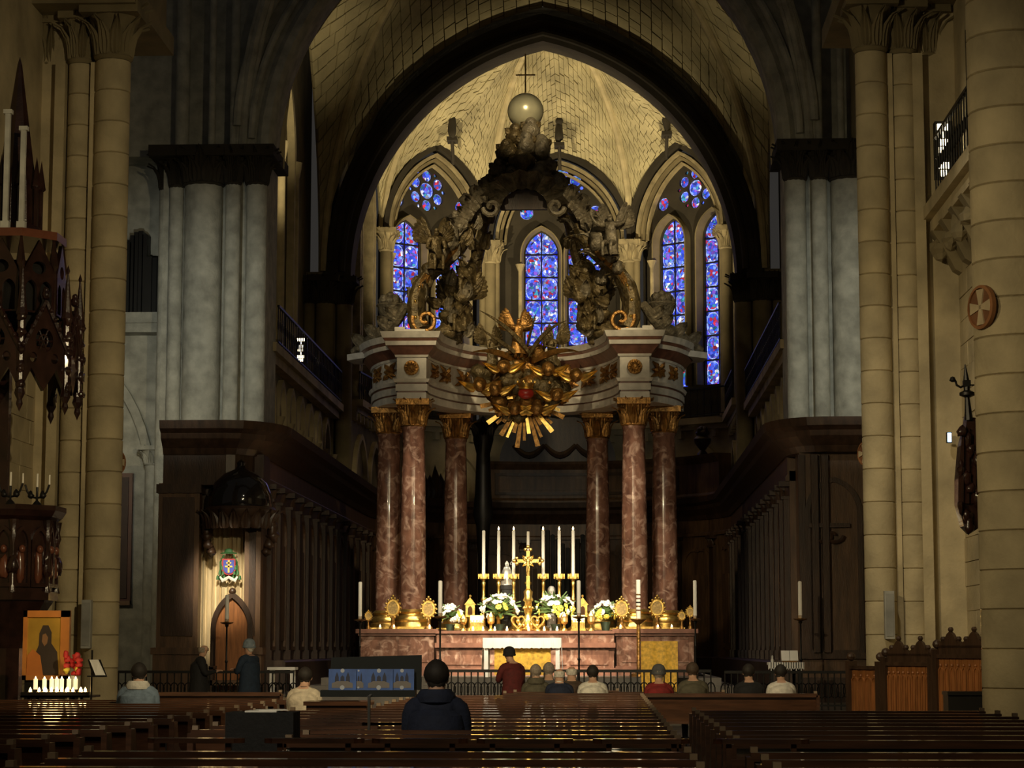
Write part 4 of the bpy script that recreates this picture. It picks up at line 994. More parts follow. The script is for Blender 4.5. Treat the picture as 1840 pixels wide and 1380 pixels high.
b = MB(); b.lathe([(.26, 0), (.3, .04), (.26, .1), (.16, .18), (.2, .26), (.13, .34), (.08, .42), (.11, .5), (.09, .75), (.14, .8), (.1, .88), (.12, 1.02), (.05, 1.1)], n=14)
for k in range(6): a = 2*PI*k/6; b.lump((.22*math.cos(a), .22*math.sin(a), .14), .09, k, .3, 8, 6); b.lump((.1*math.cos(a), .1*math.sin(a), .6), .05, k, .3, 8, 6)
b.build('foot', gold, t, True)
J, E = skeleton('stand', .0, 0, .9, 'raise'); E2 = [(a, c, 0) for a, c, _ in E if a[0] not in 'fg' and c[0] not in 'fgt']; kp = {a for a, c, _ in E2} | {c for a, c, _ in E2}
o = skin_body('corpus', {k: v for k, v in J.items() if k in kp}, E2, [gold], None, t); o.scale = (.3, .3, .3); o.location = (0, -.05, zc-.42); o.rotation_euler = (0, 0, PI)

# silver bishop statue, bust
y = 58.65; x = PX(911, y, 1030); z = PZ(1052, y); t = thing('statue', 'silver statue of a mitred bishop holding a staff on a dark pedestal', 'statue', (x, y, ZG), world=True)
MB().box(x-.13, x+.13, y-.12, y+.12, ZG, z-.1).box(x-.16, x+.16, y-.15, y+.15, z-.1, z).build('pedestal', black, t)
J, E = skeleton('stand', .02, 0, 1.2, 'fold'); o = statue('figure', silver, (x, y, z), PI, .33, 'stand', 'fold', t)
b = MB(); b.lathe([(.2, 0), (.19, .1), (.165, .28), (.12, .4), (.06, .46)], (x, y, z+.01), n=16, sy=.8); b.build('cope', silver, t, True)
b = MB(); b.prism([(x-.045, z+.52), (x+.045, z+.52), (x+.055, z+.58), (x, z+.66), (x-.055, z+.58)], 'y', y-.04, y+.04); b.build('mitre', silver, t)
b = MB(); b.tube([(x+.2, y-.05, z+.02), (x+.2, y-.05, z+.58)]+[(x+.2-.05+.05*math.cos(a), y-.05, z+.58+.05*math.sin(a)) for a in [i*.5 for i in range(9)]], .012, 6); b.build('staff', silver, t)
x = PX(991, y, 1080); t = thing('bust', 'pale grey reliquary bust behind the flowers beside the crucifix', 'bust', (x, y, ZG), world=True); z = PZ(1054, y)
b = MB(); b.lathe([(.2, ZG), (.2, ZG+.1), (.13, ZG+.15), (.13, z-.52), (.24, z-.5), (.25, z-.38), (.2, z-.3), (.07, z-.24)], (x, y, 0), n=14, sy=.7); b.build('shoulders', mat('grey_plaster', (.5, .48, .44), .6), t, True)
b = MB(); b.ball((x, y, z-.12), .13, 14, 9, (.85, 1, 1.1)); b.ball((x, y-.13, z-.13), .025); b.lathe([(.07, z-.3), (.065, z-.2)], (x, y, 0), n=10); b.build('head', mat('grey_plaster', (.5, .48, .44)), t, True)

# bouquets
petal_w = mat('white_petals', (.85, .85, .75), .6, var=.1); petal_y = mat('yellow_petals', (.80, .68, .10), .6, var=.2); green_m = mat('leaf_green', (.10, .17, .045), .6, var=.4, scale=9)
def flower_mesh(m, nm):
    b = MB()
    for k in range(7): a = 2*PI*k/7; b.ball((.05*math.cos(a), .05*math.sin(a), .015), .034, 6, 4, (1, 1, .6))
    b.ball((0, 0, .03), .04, 6, 4); return b.mesh('flower', m, True)
fw, fy = flower_mesh(petal_w, 'w'), flower_mesh(petal_y, 'y')
def bouquet(px, py, wpx, D, z, label, seed):
    c = P(px, py, D); r = wpx*D/F_PX/2; t = thing('bouquet', label, 'flowers', (c.x, D, z), group='altar bouquets'); rn = random.Random(seed); h = c.z-z
    b = MB(); b.lathe([(.09, 0), (.1, .02), (.11, .12), (.14, max(.18, h-r*.8)), (.13, max(.18, h-r*.8))], n=12); b.build('vase', mat('dark_vase', (.03, .05, .03), .3), t, True)
    b = MB(); b.M = Matrix.Diagonal((1, .5, 1, 1))
    for k in range(26):
        a = rn.uniform(0, 2*PI); e = rn.uniform(-.1, 1.3); d = Vector((math.cos(a)*math.cos(e), math.sin(a)*math.cos(e), math.sin(e)))
        b.leaf(Matrix.Translation(Vector((0, 0, h-.15*r))+d*r*.25) @ d.to_track_quat('Z', 'Y').to_matrix().to_4x4(), r*.85, r*.3, .5)
    b.build('foliage', green_m, t, True)
    n = int(20+r*55)
    for k in range(n):
        a = rn.uniform(PI, 2*PI) if k % 4 else rn.uniform(0, PI); e = rn.uniform(-.35, 1.45); d = Vector((math.cos(a)*math.cos(e), math.sin(a)*math.cos(e)*.42, math.sin(e)*.9))
        yl = d.z < .45 and rn.random() < .55
        o = put('flower', fy if yl else fw, t); o.location = Vector((0, 0, h-.1*r))+d*r*rn.uniform(.85, 1.05); o.rotation_euler = d.to_track_quat('Z', 'Y').to_euler(); s = rn.uniform(.8, 1.3); o.scale = (s, s, s)
bouquet(898, 1096, 66, 57.84, ZG, 'large white and yellow bouquet below the silver bishop statue on the altar', 1)
bouquet(998, 1096, 66, 57.84, ZG, 'large white and yellow bouquet on the altar in front of the pale bust', 2)
bouquet(809, 1106, 42, 57.75, ZG, 'smaller bouquet of white and yellow flowers behind a standing candle near the house reliquary', 3)
bouquet(1088, 1100, 42, 57.75, ZG, 'smaller bouquet of white and yellow flowers between oval medallion and house reliquary', 4)

# reliquaries
pane_m = mat('dark_reliquary_glass', (.06, .03, .015), .1)
def house(px, D=57.62):
    x = PX(px, D, 1090); t = thing('reliquary', 'gold gabled house reliquary on a stem '+('beside the bishop-side bouquet' if px < 949 else 'beside the bouquet before the bust'), 'reliquary', (x, D, ZG), group='gold reliquaries'); zt = PZ(1073, D)-ZG
    b = MB(); b.lathe([(.13, 0), (.11, .05), (.05, .1), (.04, .3), (.07, .36)], n=10); b.build('stem', gold, t, True)
    b = MB(); b.box(-.12, .12, -.07, .07, .36, zt-.18); b.build('body', gold, t); b = MB(); b.prism([(-.15, zt-.2), (.15, zt-.2), (0, zt)], 'y', -.09, .09); b.ball((0, 0, zt+.03), .035, 8, 5); b.build('gable', gold, t)
    b = MB(); b.prism(lancet(-.06, .06, .42, zt-.32, .09, 5), 'y', -.085, -.06); b.build('pane', pane_m, t)
house(845); house(1047)
def shrine(px, D=57.27):
    x = PX(px, D, 1120); t = thing('reliquary', 'gold shrine-shaped reliquary box with arcaded front '+('on the bishop side' if px < 949 else 'on the bust side'), 'reliquary', (x, D, ZG), group='gold reliquaries')
    b = MB(); b.box(-.17, .17, -.1, .1, .04, .22); b.box(-.19, .19, -.12, .12, 0, .05); b.build('body', gold, t); b = MB(); b.prism([(-.12, .22), (.12, .22), (0, .4)], 'x', -.17, .17); b.build('roof', gold, t)
    for k in range(5): MB().tube([(-.15+.075*k, -.105, .05), (-.15+.075*k, -.105, .24)], .013, 6).ball((-.15+.075*k, -.105, .26), .02, 6, 4).build('colonnette', gold, t)
shrine(857); shrine(1039)
def lantern(px, py, D=57.25):
    x = PX(px, D, 1110); zt = PZ(py, D)-ZG; t = thing('reliquary', 'gold spired lantern reliquary '+('nearest the bishop-side bouquet vase' if 870 < px < 900 else 'by the house reliquary of the bishop side' if px < 900 else 'by the bouquet vase before the bust' if px < 1030 else 'by the outer house reliquary of the bust side'), 'reliquary', (x, D, ZG), group='gold reliquaries')
    b = MB(); b.lathe([(.09, 0), (.08, .04), (.035, .08), (.035, .16), (.09, .2), (.1, .24)], n=8); b.build('stem', gold, t, True)
    b = MB(); b.lathe([(.09, zt*.72), (.1, zt*.74), (.03, zt*.93), (1e-3, zt)], n=6); b.build('spire', gold, t); b = MB(); b.lathe([(.06, .22), (.06, zt*.73)], n=6); b.build('pane', mat('lit_crystal', (.8, .6, .3), .15, emit=(1, .7, .3), estr=.12), t)
    for k in range(6): a = 2*PI*k/6; MB().tube([(.08*math.cos(a), .08*math.sin(a), .23), (.08*math.cos(a), .08*math.sin(a), zt*.73)], .012, 5).build('post', gold, t)
for px, py in ((882, 1099), (833, 1104), (1014, 1099), (1062, 1097)): lantern(px, py)
for px in (931, 966):
    D = 57.25; x = PX(px, D, 1125); t = thing('reliquary', 'gold heart-shaped openwork reliquary at the crucifix foot, '+('bishop side' if px < 949 else 'bust side'), 'reliquary', (x, D, ZG), group='gold reliquaries')
    pts = [(.17*math.sin(a)**3, 0, .235+.013*(13*math.cos(a)-5*math.cos(2*a)-2*math.cos(3*a)-math.cos(4*a))*.9) for a in [2*PI*k/24 for k in range(25)]]
    MB().tube(pts, .028, 6).build('heart_frame', gold, t, True); MB().ball((0, 0, .25), .055, 8, 6, (1, .5, 1.3)).build('heart_core', gold, t, True); MB().lathe([(.1, 0), (.09, .03), (.03, .06)], n=10).build('foot', gold, t, True)
def medallion(px, py, D, rz, sc, label):
    x = PX(px, D, py); t = thing('reliquary', label, 'reliquary', (x, D, ZP), group='oval reliquary monstrances'); h = PZ(py, D)-ZP
    b = MB(); b.lathe([(.11*sc, 0), (.10*sc, .05), (.05*sc, .1), (.04*sc, h-.2*sc)], n=10); b.build('foot', gold_d, t, True)
    b = MB(); b.M = Matrix.Translation((0, 0, h)) @ Matrix.Rotation(PI/2, 4, 'X'); b.lathe([(.17*sc, -.03), (.19*sc, 0), (.17*sc, .03), (.13*sc, .03), (.13*sc, -.03)], n=20, sy=1.25)
    for k in range(14): a = 2*PI*k/14; b.ball((.2*sc*math.cos(a), .25*sc*math.sin(a), 0), .035*sc, 6, 4)
    b.build('oval_frame', gold, t, True)
    b = MB(); b.M = Matrix.Translation((0, 0, h)) @ Matrix.Rotation(PI/2, 4, 'X'); b.lathe([(.14*sc, -.02), (.14*sc, .02)], n=20, sy=1.25); b.build('relic_glass', mat('relic_panel', (.42, .27, .08), .5, var=.5, scale=20), t, True)
    MB().ball((0, 0, h+.3*sc), .04*sc, 8, 5).build('finial', gold, t, True)
for px, py, D, sc, lb in ((706, 1092, 57.37, 1.0, 'oval gold monstrance in front of the throne-side column bases'), (770, 1094, 57.37, 1.0, 'oval gold monstrance between throne-side front column and small bouquet'), (1117, 1094, 57.37, 1.0, 'oval gold monstrance between small bouquet and front column opposite the throne'), (1181, 1092, 57.37, 1.0, 'oval gold monstrance in front of the column bases behind the yellow-clothed lectern'),
                          (662, 1107, 57.6, .5, 'small gold monstrance on the outer pedestal corner, throne side'), (1225, 1107, 57.6, .5, 'small gold monstrance on the outer pedestal corner behind the lectern'), (1240, 1100, 57.9, .55, 'small gold monstrance half behind the standing candle at the pedestal end')):
    medallion(px, py, D, 0, sc, lb)
MB_t = MB(); MB_t.lathe([(.035, 0), (.04, .05), (.034, .05), (.034, .03)], n=10); tl_cup = MB_t.mesh('cup', mat('glowing_glass_cup', (.9, .75, .5), .2, emit=(1, .6, .2), estr=.5), True)  # cup emission stands in for flame light shining through it
b = MB(); b.lathe([(1e-4, .035), (.022, .06), (.018, .085), (1e-4, .12)], n=8); tl_fl = b.mesh('flame', flame_m, True)
def tealight(loc, label, group):
    t = thing('tealight', label, 'candle', loc, group=group); put('cup', tl_cup, t); put('flame', tl_fl, t)
for px, D, z in ((683, 57.3, ZP), (708, 57.21, ZP), (772, 57.21, ZP), (1115, 57.21, ZP), (1182, 57.21, ZP), (1207, 57.3, ZP)):
    tealight((PX(px, D, 1120), D, z), 'small burning tealight on the marble pedestal of the columns', 'tealights on the pedestals')
for px in (850, 889, 911, 950, 978, 1001, 868): tealight((PX(px, 57.1, 1130), 57.1, ZG), 'small burning tealight along the front edge of the altar gradine', 'tealights on the gradine')

# tall standing candles
def torch(px, ytop, ycup, D, z0, label, stem=gold_d, ymin=None):
    x = PX(px, D, 1100); zt = PZ(ytop, D); zc = PZ(ycup, D); t = thing('candle_stand', label, 'candle stand', (x, D, z0), group='floor candle stands'); h = zc-z0
    b = MB(); b.lathe([(.2, 0), (.2, .04), (.1, .08), (.03, .14)], n=14); b.build('base', black, t, True)
    b = MB(); b.lathe([(.022, .12), (.022, h*.5), (.04, h*.52), (.022, h*.54), (.022, h-.12), (.05, h-.08), (.03, h-.05)], n=10); b.build('pole', black if ymin is None else gold_d, t, True)
    b = MB(); b.lathe([(.03, h-.06), (.15, h-.02), (.16, h), (.05, h+.01), (.05, h+.08), (.045, h+.08)], n=14); b.build('drip_pan', stem, t, True)
    b = MB(); b.lathe([(.05, h+.02), (.047, zt-z0-.02), (.03, zt-z0)], n=12); b.build('candle', wax, t, True)
    return t
torch(647, 1045, 1113, 56.2, .9, 'tall standing white candle at the throne-side end of the marble altar base')
torch(791, 1043, 1108, 50.0, .30, 'tall standing white candle on a slim dark pole in front of the smaller throne-side bouquet')
torch(1040, 1043, 1108, 50.0, .32, 'tall standing white candle on a slim dark pole overlapping the lace-covered table end')
torch(1249, 1043, 1112, 56.2, .9, 'tall standing white candle at the pedestal end beyond the yellow-clothed lectern')
torch(1438, 1045, 1112, 52.0, .30, 'tall standing white candle in front of the dark panelled stalls near the white table')
torch(408, 1068, 1118, 51.6, .30, 'tall standing white candle in front of the curtained throne')
# paschal candle with bands
D = 55.8; x = PX(1147, D, 1100); t = thing('paschal_candle', 'thick patterned paschal candle on a dark stand in front of the marble column', 'candle', (x, D, .9)); zt, zc = PZ(1042, D)-.9, PZ(1112, D)-.9
MB().lathe([(.24, 0), (.22, .06), (.08, .12), (.05, .2), (.05, zc-.15), (.1, zc-.1), (.2, zc-.02), (.2, zc)], n=14).build('stand', gold_d, t, True)
MB().lathe([(.06, zc), (.057, zt)], n=14).build('candle', wax, t, True)
for k in range(5): f = zc+(zt-zc)*(.2+.1*k); MB().lathe([(.0615, f), (.0615, f+.035)], n=14).build('painted_band', (red_trim, gold_d, black)[k % 3], t)

# altar rail across the crossing
railing('altar_rail', 'black wrought iron altar rail in front of the marble altar', (PX(800, 47.2), 47.2), (PX(1275, 47.2), 47.2), .30, PZ(1203, 47.2)-.30, 40)
railing('altar_rail', 'black wrought iron altar rail section below the throne', (PX(205, 47.2), 47.2), (PX(530, 47.2), 47.2), .30, PZ(1205, 47.2)-.30, 26)
railing('altar_rail', 'black iron rail section in front of the panelled stalls by the white table', (PX(1300, 47.2), 47.2), (PX(1530, 47.2), 47.2), .30, PZ(1205, 47.2)-.30, 20)
# red floral carpet steps seen through the rail
carpet = mat('red_carpet', (.32, .03, .025), .9, col2=(.55, .38, .16), scale=7)
b = MB(); b.box(PX(812, 49), PX(925, 49)+2.3, 48.2, 51.5, .295, .322); tag(b.build('carpet', carpet), 'red and cream patterned carpet on the floor in front of the altar', 'carpet')

# small tables
def side_table(px0, px1, py, D, label, cloth, extras):
    a, c = PX(px0, D, py), PX(px1, D, py); z = PZ(py, D); t = thing('side_table', label, 'table', ((a+c)/2, D+.25, .30), world=True)
    MB().box(a, c, D, D+.5, z-.06, z).build('table_top', cloth, t)
    for x in (a+.08, c-.08):
        for y in (D+.06, D+.44): MB().box(x-.03, x+.03, y-.03, y+.03, .30, z-.06).build('leg', black if extras == 1 else cloth, t)
    if extras == 1:
        b = MB(); n = 14
        for k in range(n+1): x = a+(c-a)*k/n; b.box(x-.01, x+.01, D-.012, D, z-.16-.03*(k % 2), z)
        b.box(a, c, D-.012, D, z-.14, z); b.build('cloth_drop', cloth, t)
    else:
        b = MB()
        for k in range(2): 
            x = a+.18+k*(c-a-.36); b.M = Matrix.Translation((x, D+.02, .55)); b.tube([(-.12, 0, 0)]+[(u, 0, v) for u, v in arch2(-.12, .12, .15, .15, 5)]+[(.12, 0, 0)], .014, 5)
        b.build('ironwork', black, t)
    return t, a, c, z
t, a, c, z = side_table(1381, 1444, 1190, 50.5, 'small table with a white scalloped cloth in front of the dark stalls', cloth_w, 1)
book = thing('missal', 'open missal on a gilded book rest on the white clothed table', 'book', ((a+c)/2+.1, 50.75, z)); b = MB(); b.M = Matrix.Rotation(-.7, 4, 'X')
MB().prism([(-.1, 0), (.12, 0), (.1, .2), (.08, .2)], 'x', -.16, .16).build('book_rest', gold_d, book)
b = MB(); b.M = Matrix.Translation((0, -.08, .03)) @ Matrix.Rotation(1.05, 4, 'X'); b.box(-.19, -.005, 0, .26, 0, .02); b.box(.005, .19, 0, .26, 0, .02); b.build('pages', cloth_w, book)
cr = thing('cruet', 'small glass cruet on the white clothed table', 'cruet', (a+.1, 50.7, z)); MB().lathe([(.03, 0), (.04, .04), (.02, .1), (.03, .13)], n=10).build('body', silver, cr, True); MB().ball((0, 0, .14), .018, 6, 4).build('stopper', silver, cr)
side_table(480, 530, 1199, 48.5, 'narrow white topped credence table with iron arches below, near the throne', cloth_w, 0)

# ================================================================== CHOIR STALLS
ZC = 7.15
def stall(name, label, path, pil_u, base_pt, m_body=wood_m, ends=True):
    """panelled stall run along a plan path; outward (toward the choir) is the side z x tangent"""
    t = thing(name, label, 'choir stalls', (*base_pt, .30), world=True)
    P3 = [(x, y, 0) for x, y in path]
    def lv(nm, prof, m): return MB().sweep(P3, prof, (0, 0, 1)).build(nm, m, t)
    lv('back_wall', [(-.4, .30), (0, .30), (0, 6.0), (-.4, 6.0)], m_body)
    lv('seat_bench', [(-.1, .30), (.55, .30), (.55, 1.25), (.5, 1.3), (-.1, 1.3)], wood_d)
    lv('frieze', [(-.4, 5.75), (.10, 5.75), (.10, 5.85), (.05, 5.9), (.05, 6.35), (-.4, 6.35)], m_body)
    lv('cornice', [(-.4, 6.35), (.10, 6.35), (.18, 6.5), (.42, 6.72), (.46, 6.85), (.62, 6.95), (.66, ZC), (-.4, ZC)], wood_d)
    seg = []; acc = 0
    for i in range(len(P3)-1):
        a, c = Vector(P3[i]), Vector(P3[i+1]); L = (c-a).length; seg.append((acc, a, (c-a)/L, L)); acc += L
    def at(u):
        for s0, a, d, L in seg:
            if u <= s0+L+1e-6: return a+d*(u-s0), d
        return a+d*L, d
    n = int(acc/pil_u)
    for k in range(n+1):
        if not ends and k in (0, n): continue      # the neighbouring run carries the corner pilaster
        p, d = at(min(acc-.32, max(.32, acc*k/n))); rz = math.atan2(d.y, d.x)
        b = MB(); b.M = Matrix.Translation((p.x, p.y, 0)) @ Matrix.Rotation(rz, 4, 'Z')
        b.box(-.17, .17, -.02, .14, 1.3, 5.3); b.box(-.2, .2, -.02, .18, 1.3, 1.55); o = b.build('pilaster', wood_d, t)
        b = MB(); b.M = Matrix.Translation((p.x, p.y, 0)) @ Matrix.Rotation(rz, 4, 'Z'); b.box(-.2, .2, -.02, .2, 5.3, 5.38); b.box(-.24, .24, -.02, .26, 5.62, 5.75)
        for q in range(3): b.leaf(Matrix.Translation((-.13+.13*q, .14, 5.36)) @ Matrix.Rotation(PI, 4, 'Z'), .3, .17, .8)
        b.build('capital', wood_d, o)
    for k in range(n):
        if 1:
            p, d = at(acc*(k+.5)/n); w2 = acc/n*.5-.28; rz = math.atan2(d.y, d.x); M = Matrix.Translation((p.x, p.y, 0)) @ Matrix.Rotation(rz, 4, 'Z')
            if w2 > .1:
                pts = [(-w2, 1.6)]+arch2(-w2, w2, 4.7, min(.5, w2), 6)+[(w2, 1.6)]
                b = MB(); b.M = M @ Matrix(((1, 0, 0, 0), (0, 0, 1, 0), (0, 1, 0, 0), (0, 0, 0, 1)))
                b.sweep([(x, z, 0) for x, z in pts], [(-.05, -.02), (-.05, .06), (.05, .06), (.05, -.02)], (0, 0, 1), True); o = b.build('panel_frame', wood_m, t)
                b = MB(); b.M = M; b.box(-w2*.7, w2*.7, -.02, .05, 1.8, 4.3); b.build('panel', m_body, o)
    return t
def arc(cx, cy, rx, ry, a0, a1, n): return [(cx+rx*math.cos(a0+(a1-a0)*i/n), cy+ry*math.sin(a0+(a1-a0)*i/n)) for i in range(n+1)]
stall('choir_stalls', 'long run of dark oak choir stalls with heavy cornice behind the throne', [(-6.45, 55.4), (-6.45, 79.5)][::-1], 1.75, (-6.6, 66))
stall('choir_stalls', 'long run of dark oak choir stalls with heavy cornice opposite the throne', [(6.75, 55.0), (6.75, 79.5)], 1.75, (6.9, 66))
stall('choir_stalls', 'curved oak stalls closing the choir behind the altar candles', [(6.75, 79.5)]+arc(.1, 79.5, 6.6, 5.4, 0, PI, 14)[1:-1]+[(-6.45, 79.5)], 1.9, (.1, 84), ends=False)
# front end returns with rounded corner: throne side
th = thing('throne_surround', 'dark oak end of the stalls with curved cornice and dome framing the curtained throne', 'throne', (-7.4, 53.4, .30), world=True)
rp_ = [(-6.45, 55.4)]+arc(-7.2, 55.4, .75, 1.6, 0, -PI/2, 6)[1:]+[(-8.75, 53.8)]
R3 = [(x, y, 0) for x, y in rp_]
def lv(root, pth, nm, prof, m): return MB().sweep(pth, prof, (0, 0, 1)).build(nm, m, root)
lv(th, R3, 'cornice', [(-.4, 6.35), (.10, 6.35), (.18, 6.5), (.42, 6.72), (.46, 6.85), (.62, 6.95), (.66, ZC), (-.4, ZC)], wood_d)
lv(th, R3, 'frieze', [(-.4, 5.6), (.06, 5.6), (.06, 6.35), (-.4, 6.35)], wood_d)
MB().box(-8.85, -6.35, 54.35, 55.4, 5.0, 6.4).box(-8.85, -6.4, 54.6, 55.38, .3, 5.0).build('body', wood_d, th)
xl, xr = PX(357, 54.2, 1100), PX(452, 54.2, 1100)
for a, c in ((-8.85, xl+.06), (xr-.12, -6.3)):
    o = MB().box(a, c, 53.75, 54.14, 1.6, 5.65).build('pilaster', wood_m, th)
    MB().box(a-.06, c+.06, 53.66, 54.14, .3, 1.45).box(a-.1, c+.1, 53.6, 54.14, 1.45, 1.62).build('pedestal', wood_m, o)
    MB().box(a+.12, c-.12, 53.71, 53.78, 1.9, 5.3).build('sunk_panel', wood_d, o)
    MB().box(a-.05, c+.05, 53.68, 54.6, 5.4, 5.62).build('capital', wood_d, o)
    ca0, ca1 = (a, xl-.2) if a < -8 else (xr+.06, c); MB().box(ca0, ca1, 54.12, 54.65, .3, 5.5).build('side_cheek', wood_d, o)
dc = P(425, 880, 53.3)
gl = mat('glossy_black_walnut', (.012, .010, .010), .10, coat=.8, var=.2)
d_ = MB().lathe([(.78, -.05), (.8, 0), (.78, .25), (.66, .55), (.42, .78), (.15, .9), (.1, .98), (.12, 1.06), (1e-3, 1.15)], (dc.x, 53.9, dc.z-.35), n=28, a0=0, a1=2*PI).build('dome', gl, th, True)
b = MB(); b.lathe([(.7, -.45), (.86, -.3), (.9, -.12), (.84, -.05)], (dc.x, 53.9, dc.z-.35), n=24)
b.build('dome_cornice', wood_d, d_, True)
for k in range(11):
    a = PI+PI*k/10; q = Vector((dc.x+.86*math.cos(a), 53.9+.86*math.sin(a), dc.z-.95)); MB().leaf(Matrix.Translation(q) @ Matrix.Rotation(a+PI/2, 4, 'Z'), .45, .3, .7).build('carved_drop', wood_d, d_, True)
for s in (-1, 1):
    b = MB()
    for k in range(5): b.lump((dc.x+s*(.74+.08*math.sin(k)), 53.75, dc.z-.8-.17*k), .17-.012*k, k, .35, 10, 7)
    b.build('carved_swag', wood_d, th, True)
# drape
cu_ = thing('drape', 'cream pleated drape hanging behind the throne inside its dark oak surround', 'curtain', ((xl+xr)/2, 54.25, .5), world=True)
b = MB(); n = 60; zt = PZ(935, 54.2)-.09; vs = []
for k in range(n+1):
    f = k/n; x = xl-.12+(xr-xl+.12)*f; yy = 54.33+.05*math.sin(k*1.25)+.03*math.sin(k*.57)
    for j, z in enumerate((zt, 3.2, 1.6, .42)): vs.append((x+(.0 if j < 1 else .02*math.sin(k*.8+j)), yy+.02*math.sin(k*.9+j*2), z))
b.add(vs, [(k*4+j, k*4+j+1, k*4+j+5, k*4+j+4) for k in range(n) for j in range(3)]); b.build('pleats', curtain_m, cu_, True)
MB().tube([(xl-.1, 54.33, zt), (xr, 54.33, zt)], .03, 8).build('curtain_rod', black, cu_)
# coat of arms
ca = thing('coat_of_arms', 'bishop coat of arms with green tasselled hat and blue shield on the cream drape', 'emblem', P(411, 1018, 54.12), world=True)
def px_poly(pts, D): return [(P(x, y, D).x, P(x, y, D).z) for x, y in pts]
E_green = mat('emblem_green', (.03, .13, .035), .6); E_blue = mat('emblem_blue', (.04, .07, .40), .5); E_red = mat('emblem_red', (.42, .03, .03), .5); E_gold = mat('emblem_gold', (.75, .5, .12), .4)
b = MB(); hp = P(411, 995, 54.1); b.lathe([(.2, 0), (.21, .02), (.1, .04), (.09, .1), (.03, .13), (1e-3, .135)], (hp.x, 54.1, hp.z), n=18, sy=.3); b.build('hat', E_green, ca, True)
for s in (-1, 1):
    b = MB(); b.tube([P(411+s*8, 997, 54.1), P(411+s*15, 1010, 54.1), P(411+s*15, 1030, 54.1)], .02, 6)
    for j in range(3):
        for k in range(j+1): q = P(411+s*(12+6*k-2*j), 1020+9*j, 54.1); b.lathe([(.01, .06), (.03, .03), (.04, -.05)], q, n=6)
    b.build('tassels', E_green, ca)
sh_ = [(399, 1004), (423, 1004), (423, 1025), (419, 1031), (411, 1034), (403, 1031), (399, 1025)]
b = MB(); b.prism(px_poly(sh_, 54.08), 'y', 54.08, 54.12); o = b.build('shield', E_red, ca)
sh2 = [(411+(x-411)*.8, 1018+(y-1018)*.83) for x, y in sh_]; MB().prism(px_poly(sh2, 54.06), 'y', 54.06, 54.09).build('shield_field', E_blue, o)
b = MB(); q = P(411, 1018, 54.05); b.box(q.x-.022, q.x+.022, 54.04, 54.07, q.z-.15, q.z+.16); b.box(q.x-.09, q.x+.09, 54.04, 54.07, q.z-.02, q.z+.02); b.box(q.x-.06, q.x+.06, 54.04, 54.07, q.z+.07, q.z+.105); b.build('double_cross', E_gold, o)
b = MB(); b.tube([P(x, y, 54.07) for x, y in ((395, 1036), (400, 1043), (406, 1040), (411, 1037), (416, 1040), (422, 1043), (427, 1036))], [.02, .05, .045, .04, .045, .05, .02], 6, flat=.4); b.build('ribbon', mat('ribbon_white', (.7, .68, .6), .6), ca)
# throne chair
tc_ = thing('throne_chair', 'round-topped orange oak throne chair before the cream drape', 'chair', (PX(416, 53.3), 53.3, .30), world=True)
w0, w1 = PX(382, 53.3, 1150), PX(449, 53.3, 1150); za, zb = PZ(1130, 53.3), PZ(1068, 53.3)
b = MB(); b.prism(lancet(w0, w1, .6, za, zb-za, 8), 'y', 53.40, 53.50); b.build('backrest', wood_o, tc_)
b = MB(); b.sweep([(x, 53.38, z) for x, z in lancet(w0, w1, .30, za, zb-za, 8)], [(-.06, -.06), (-.06, .06), (.06, .06), (.06, -.06)], (0, 1, 0)); o = b.build('back_frame', wood_d, tc_, True)
MB().ball(((w0+w1)/2, 53.38, zb+.08), .09, 10, 7).build('finial', wood_d, o, True)
MB().box(w0, w1, 52.8, 53.45, .72, .84).build('seat', wood_m, tc_)
for x in (w0+.05, w1-.05):
    MB().box(x-.05, x+.05, 52.8, 52.9, .30, 1.15).build('leg', wood_d, tc_); MB().box(x-.05, x+.05, 52.8, 53.45, 1.1, 1.18).build('armrest', wood_d, tc_)
# front end, side opposite the throne
te = thing('stall_end', 'dark panelled oak end of the stalls with arched panel and carved scroll, opposite the throne', 'choir stalls', (7.6, 54, .30), world=True)
R4 = [(6.75, 55.0, 0)]+[(x, y, 0) for x, y in arc(7.5, 55.0, .75, 1.4, PI, PI*1.5, 6)[1:]]+[(9.0, 53.6, 0)]
lv(te, R4, 'cornice', [(-.4, 6.35), (.10, 6.35), (.18, 6.5), (.42, 6.72), (.46, 6.85), (.62, 6.95), (.66, ZC), (-.4, ZC)][::1] if 0 else [(.4, 6.35), (-.10, 6.35), (-.18, 6.5), (-.42, 6.72), (-.46, 6.85), (-.62, 6.95), (-.66, ZC), (.4, ZC)], wood_d)
MB().box(6.9, 8.95, 53.9, 55, .3, 6.4).build('body', wood_m, te)
xa, xb = PX(1452, 53.8, 950), PX(1546, 53.8, 950)
b = MB(); b.sweep([(x, 53.88, z) for x, z in lancet(xa, xb, 1.5, 4.9, .8, 8)], [(-.06, -.05), (-.06, .03), (.06, .03), (.06, -.05)], (0, 1, 0), True); b.build('panel_frame', wood_d, te, True)
MB().box(6.8, 9.0, 53.78, 54, 1.35, 1.5).box(6.8, 9.0, 53.8, 54, .3, .9).build('dado', wood_d, te); q = P(1490, 955, 53.8)
b = MB(); b.box(q.x-.5, q.x+.5, 53.76, 53.9, q.z+.1, q.z+.2)
for s in (-1, 1): b.tube([(q.x+s*(.1+.25*(1-k/14)*math.cos(k*.5)), 53.8, q.z-.1-.2*(1-k/14)*math.sin(k*.5)) for k in range(13)], .05, 6)
b.build('carved_scroll', wood_d, te, True)
for x in (6.95, 7.25, 7.5): MB().box(x-.08, x+.08, 53.6+(.25 if x < 7.2 else .1), 54, 1.5, 6.3).build('pilaster', wood_d, te)

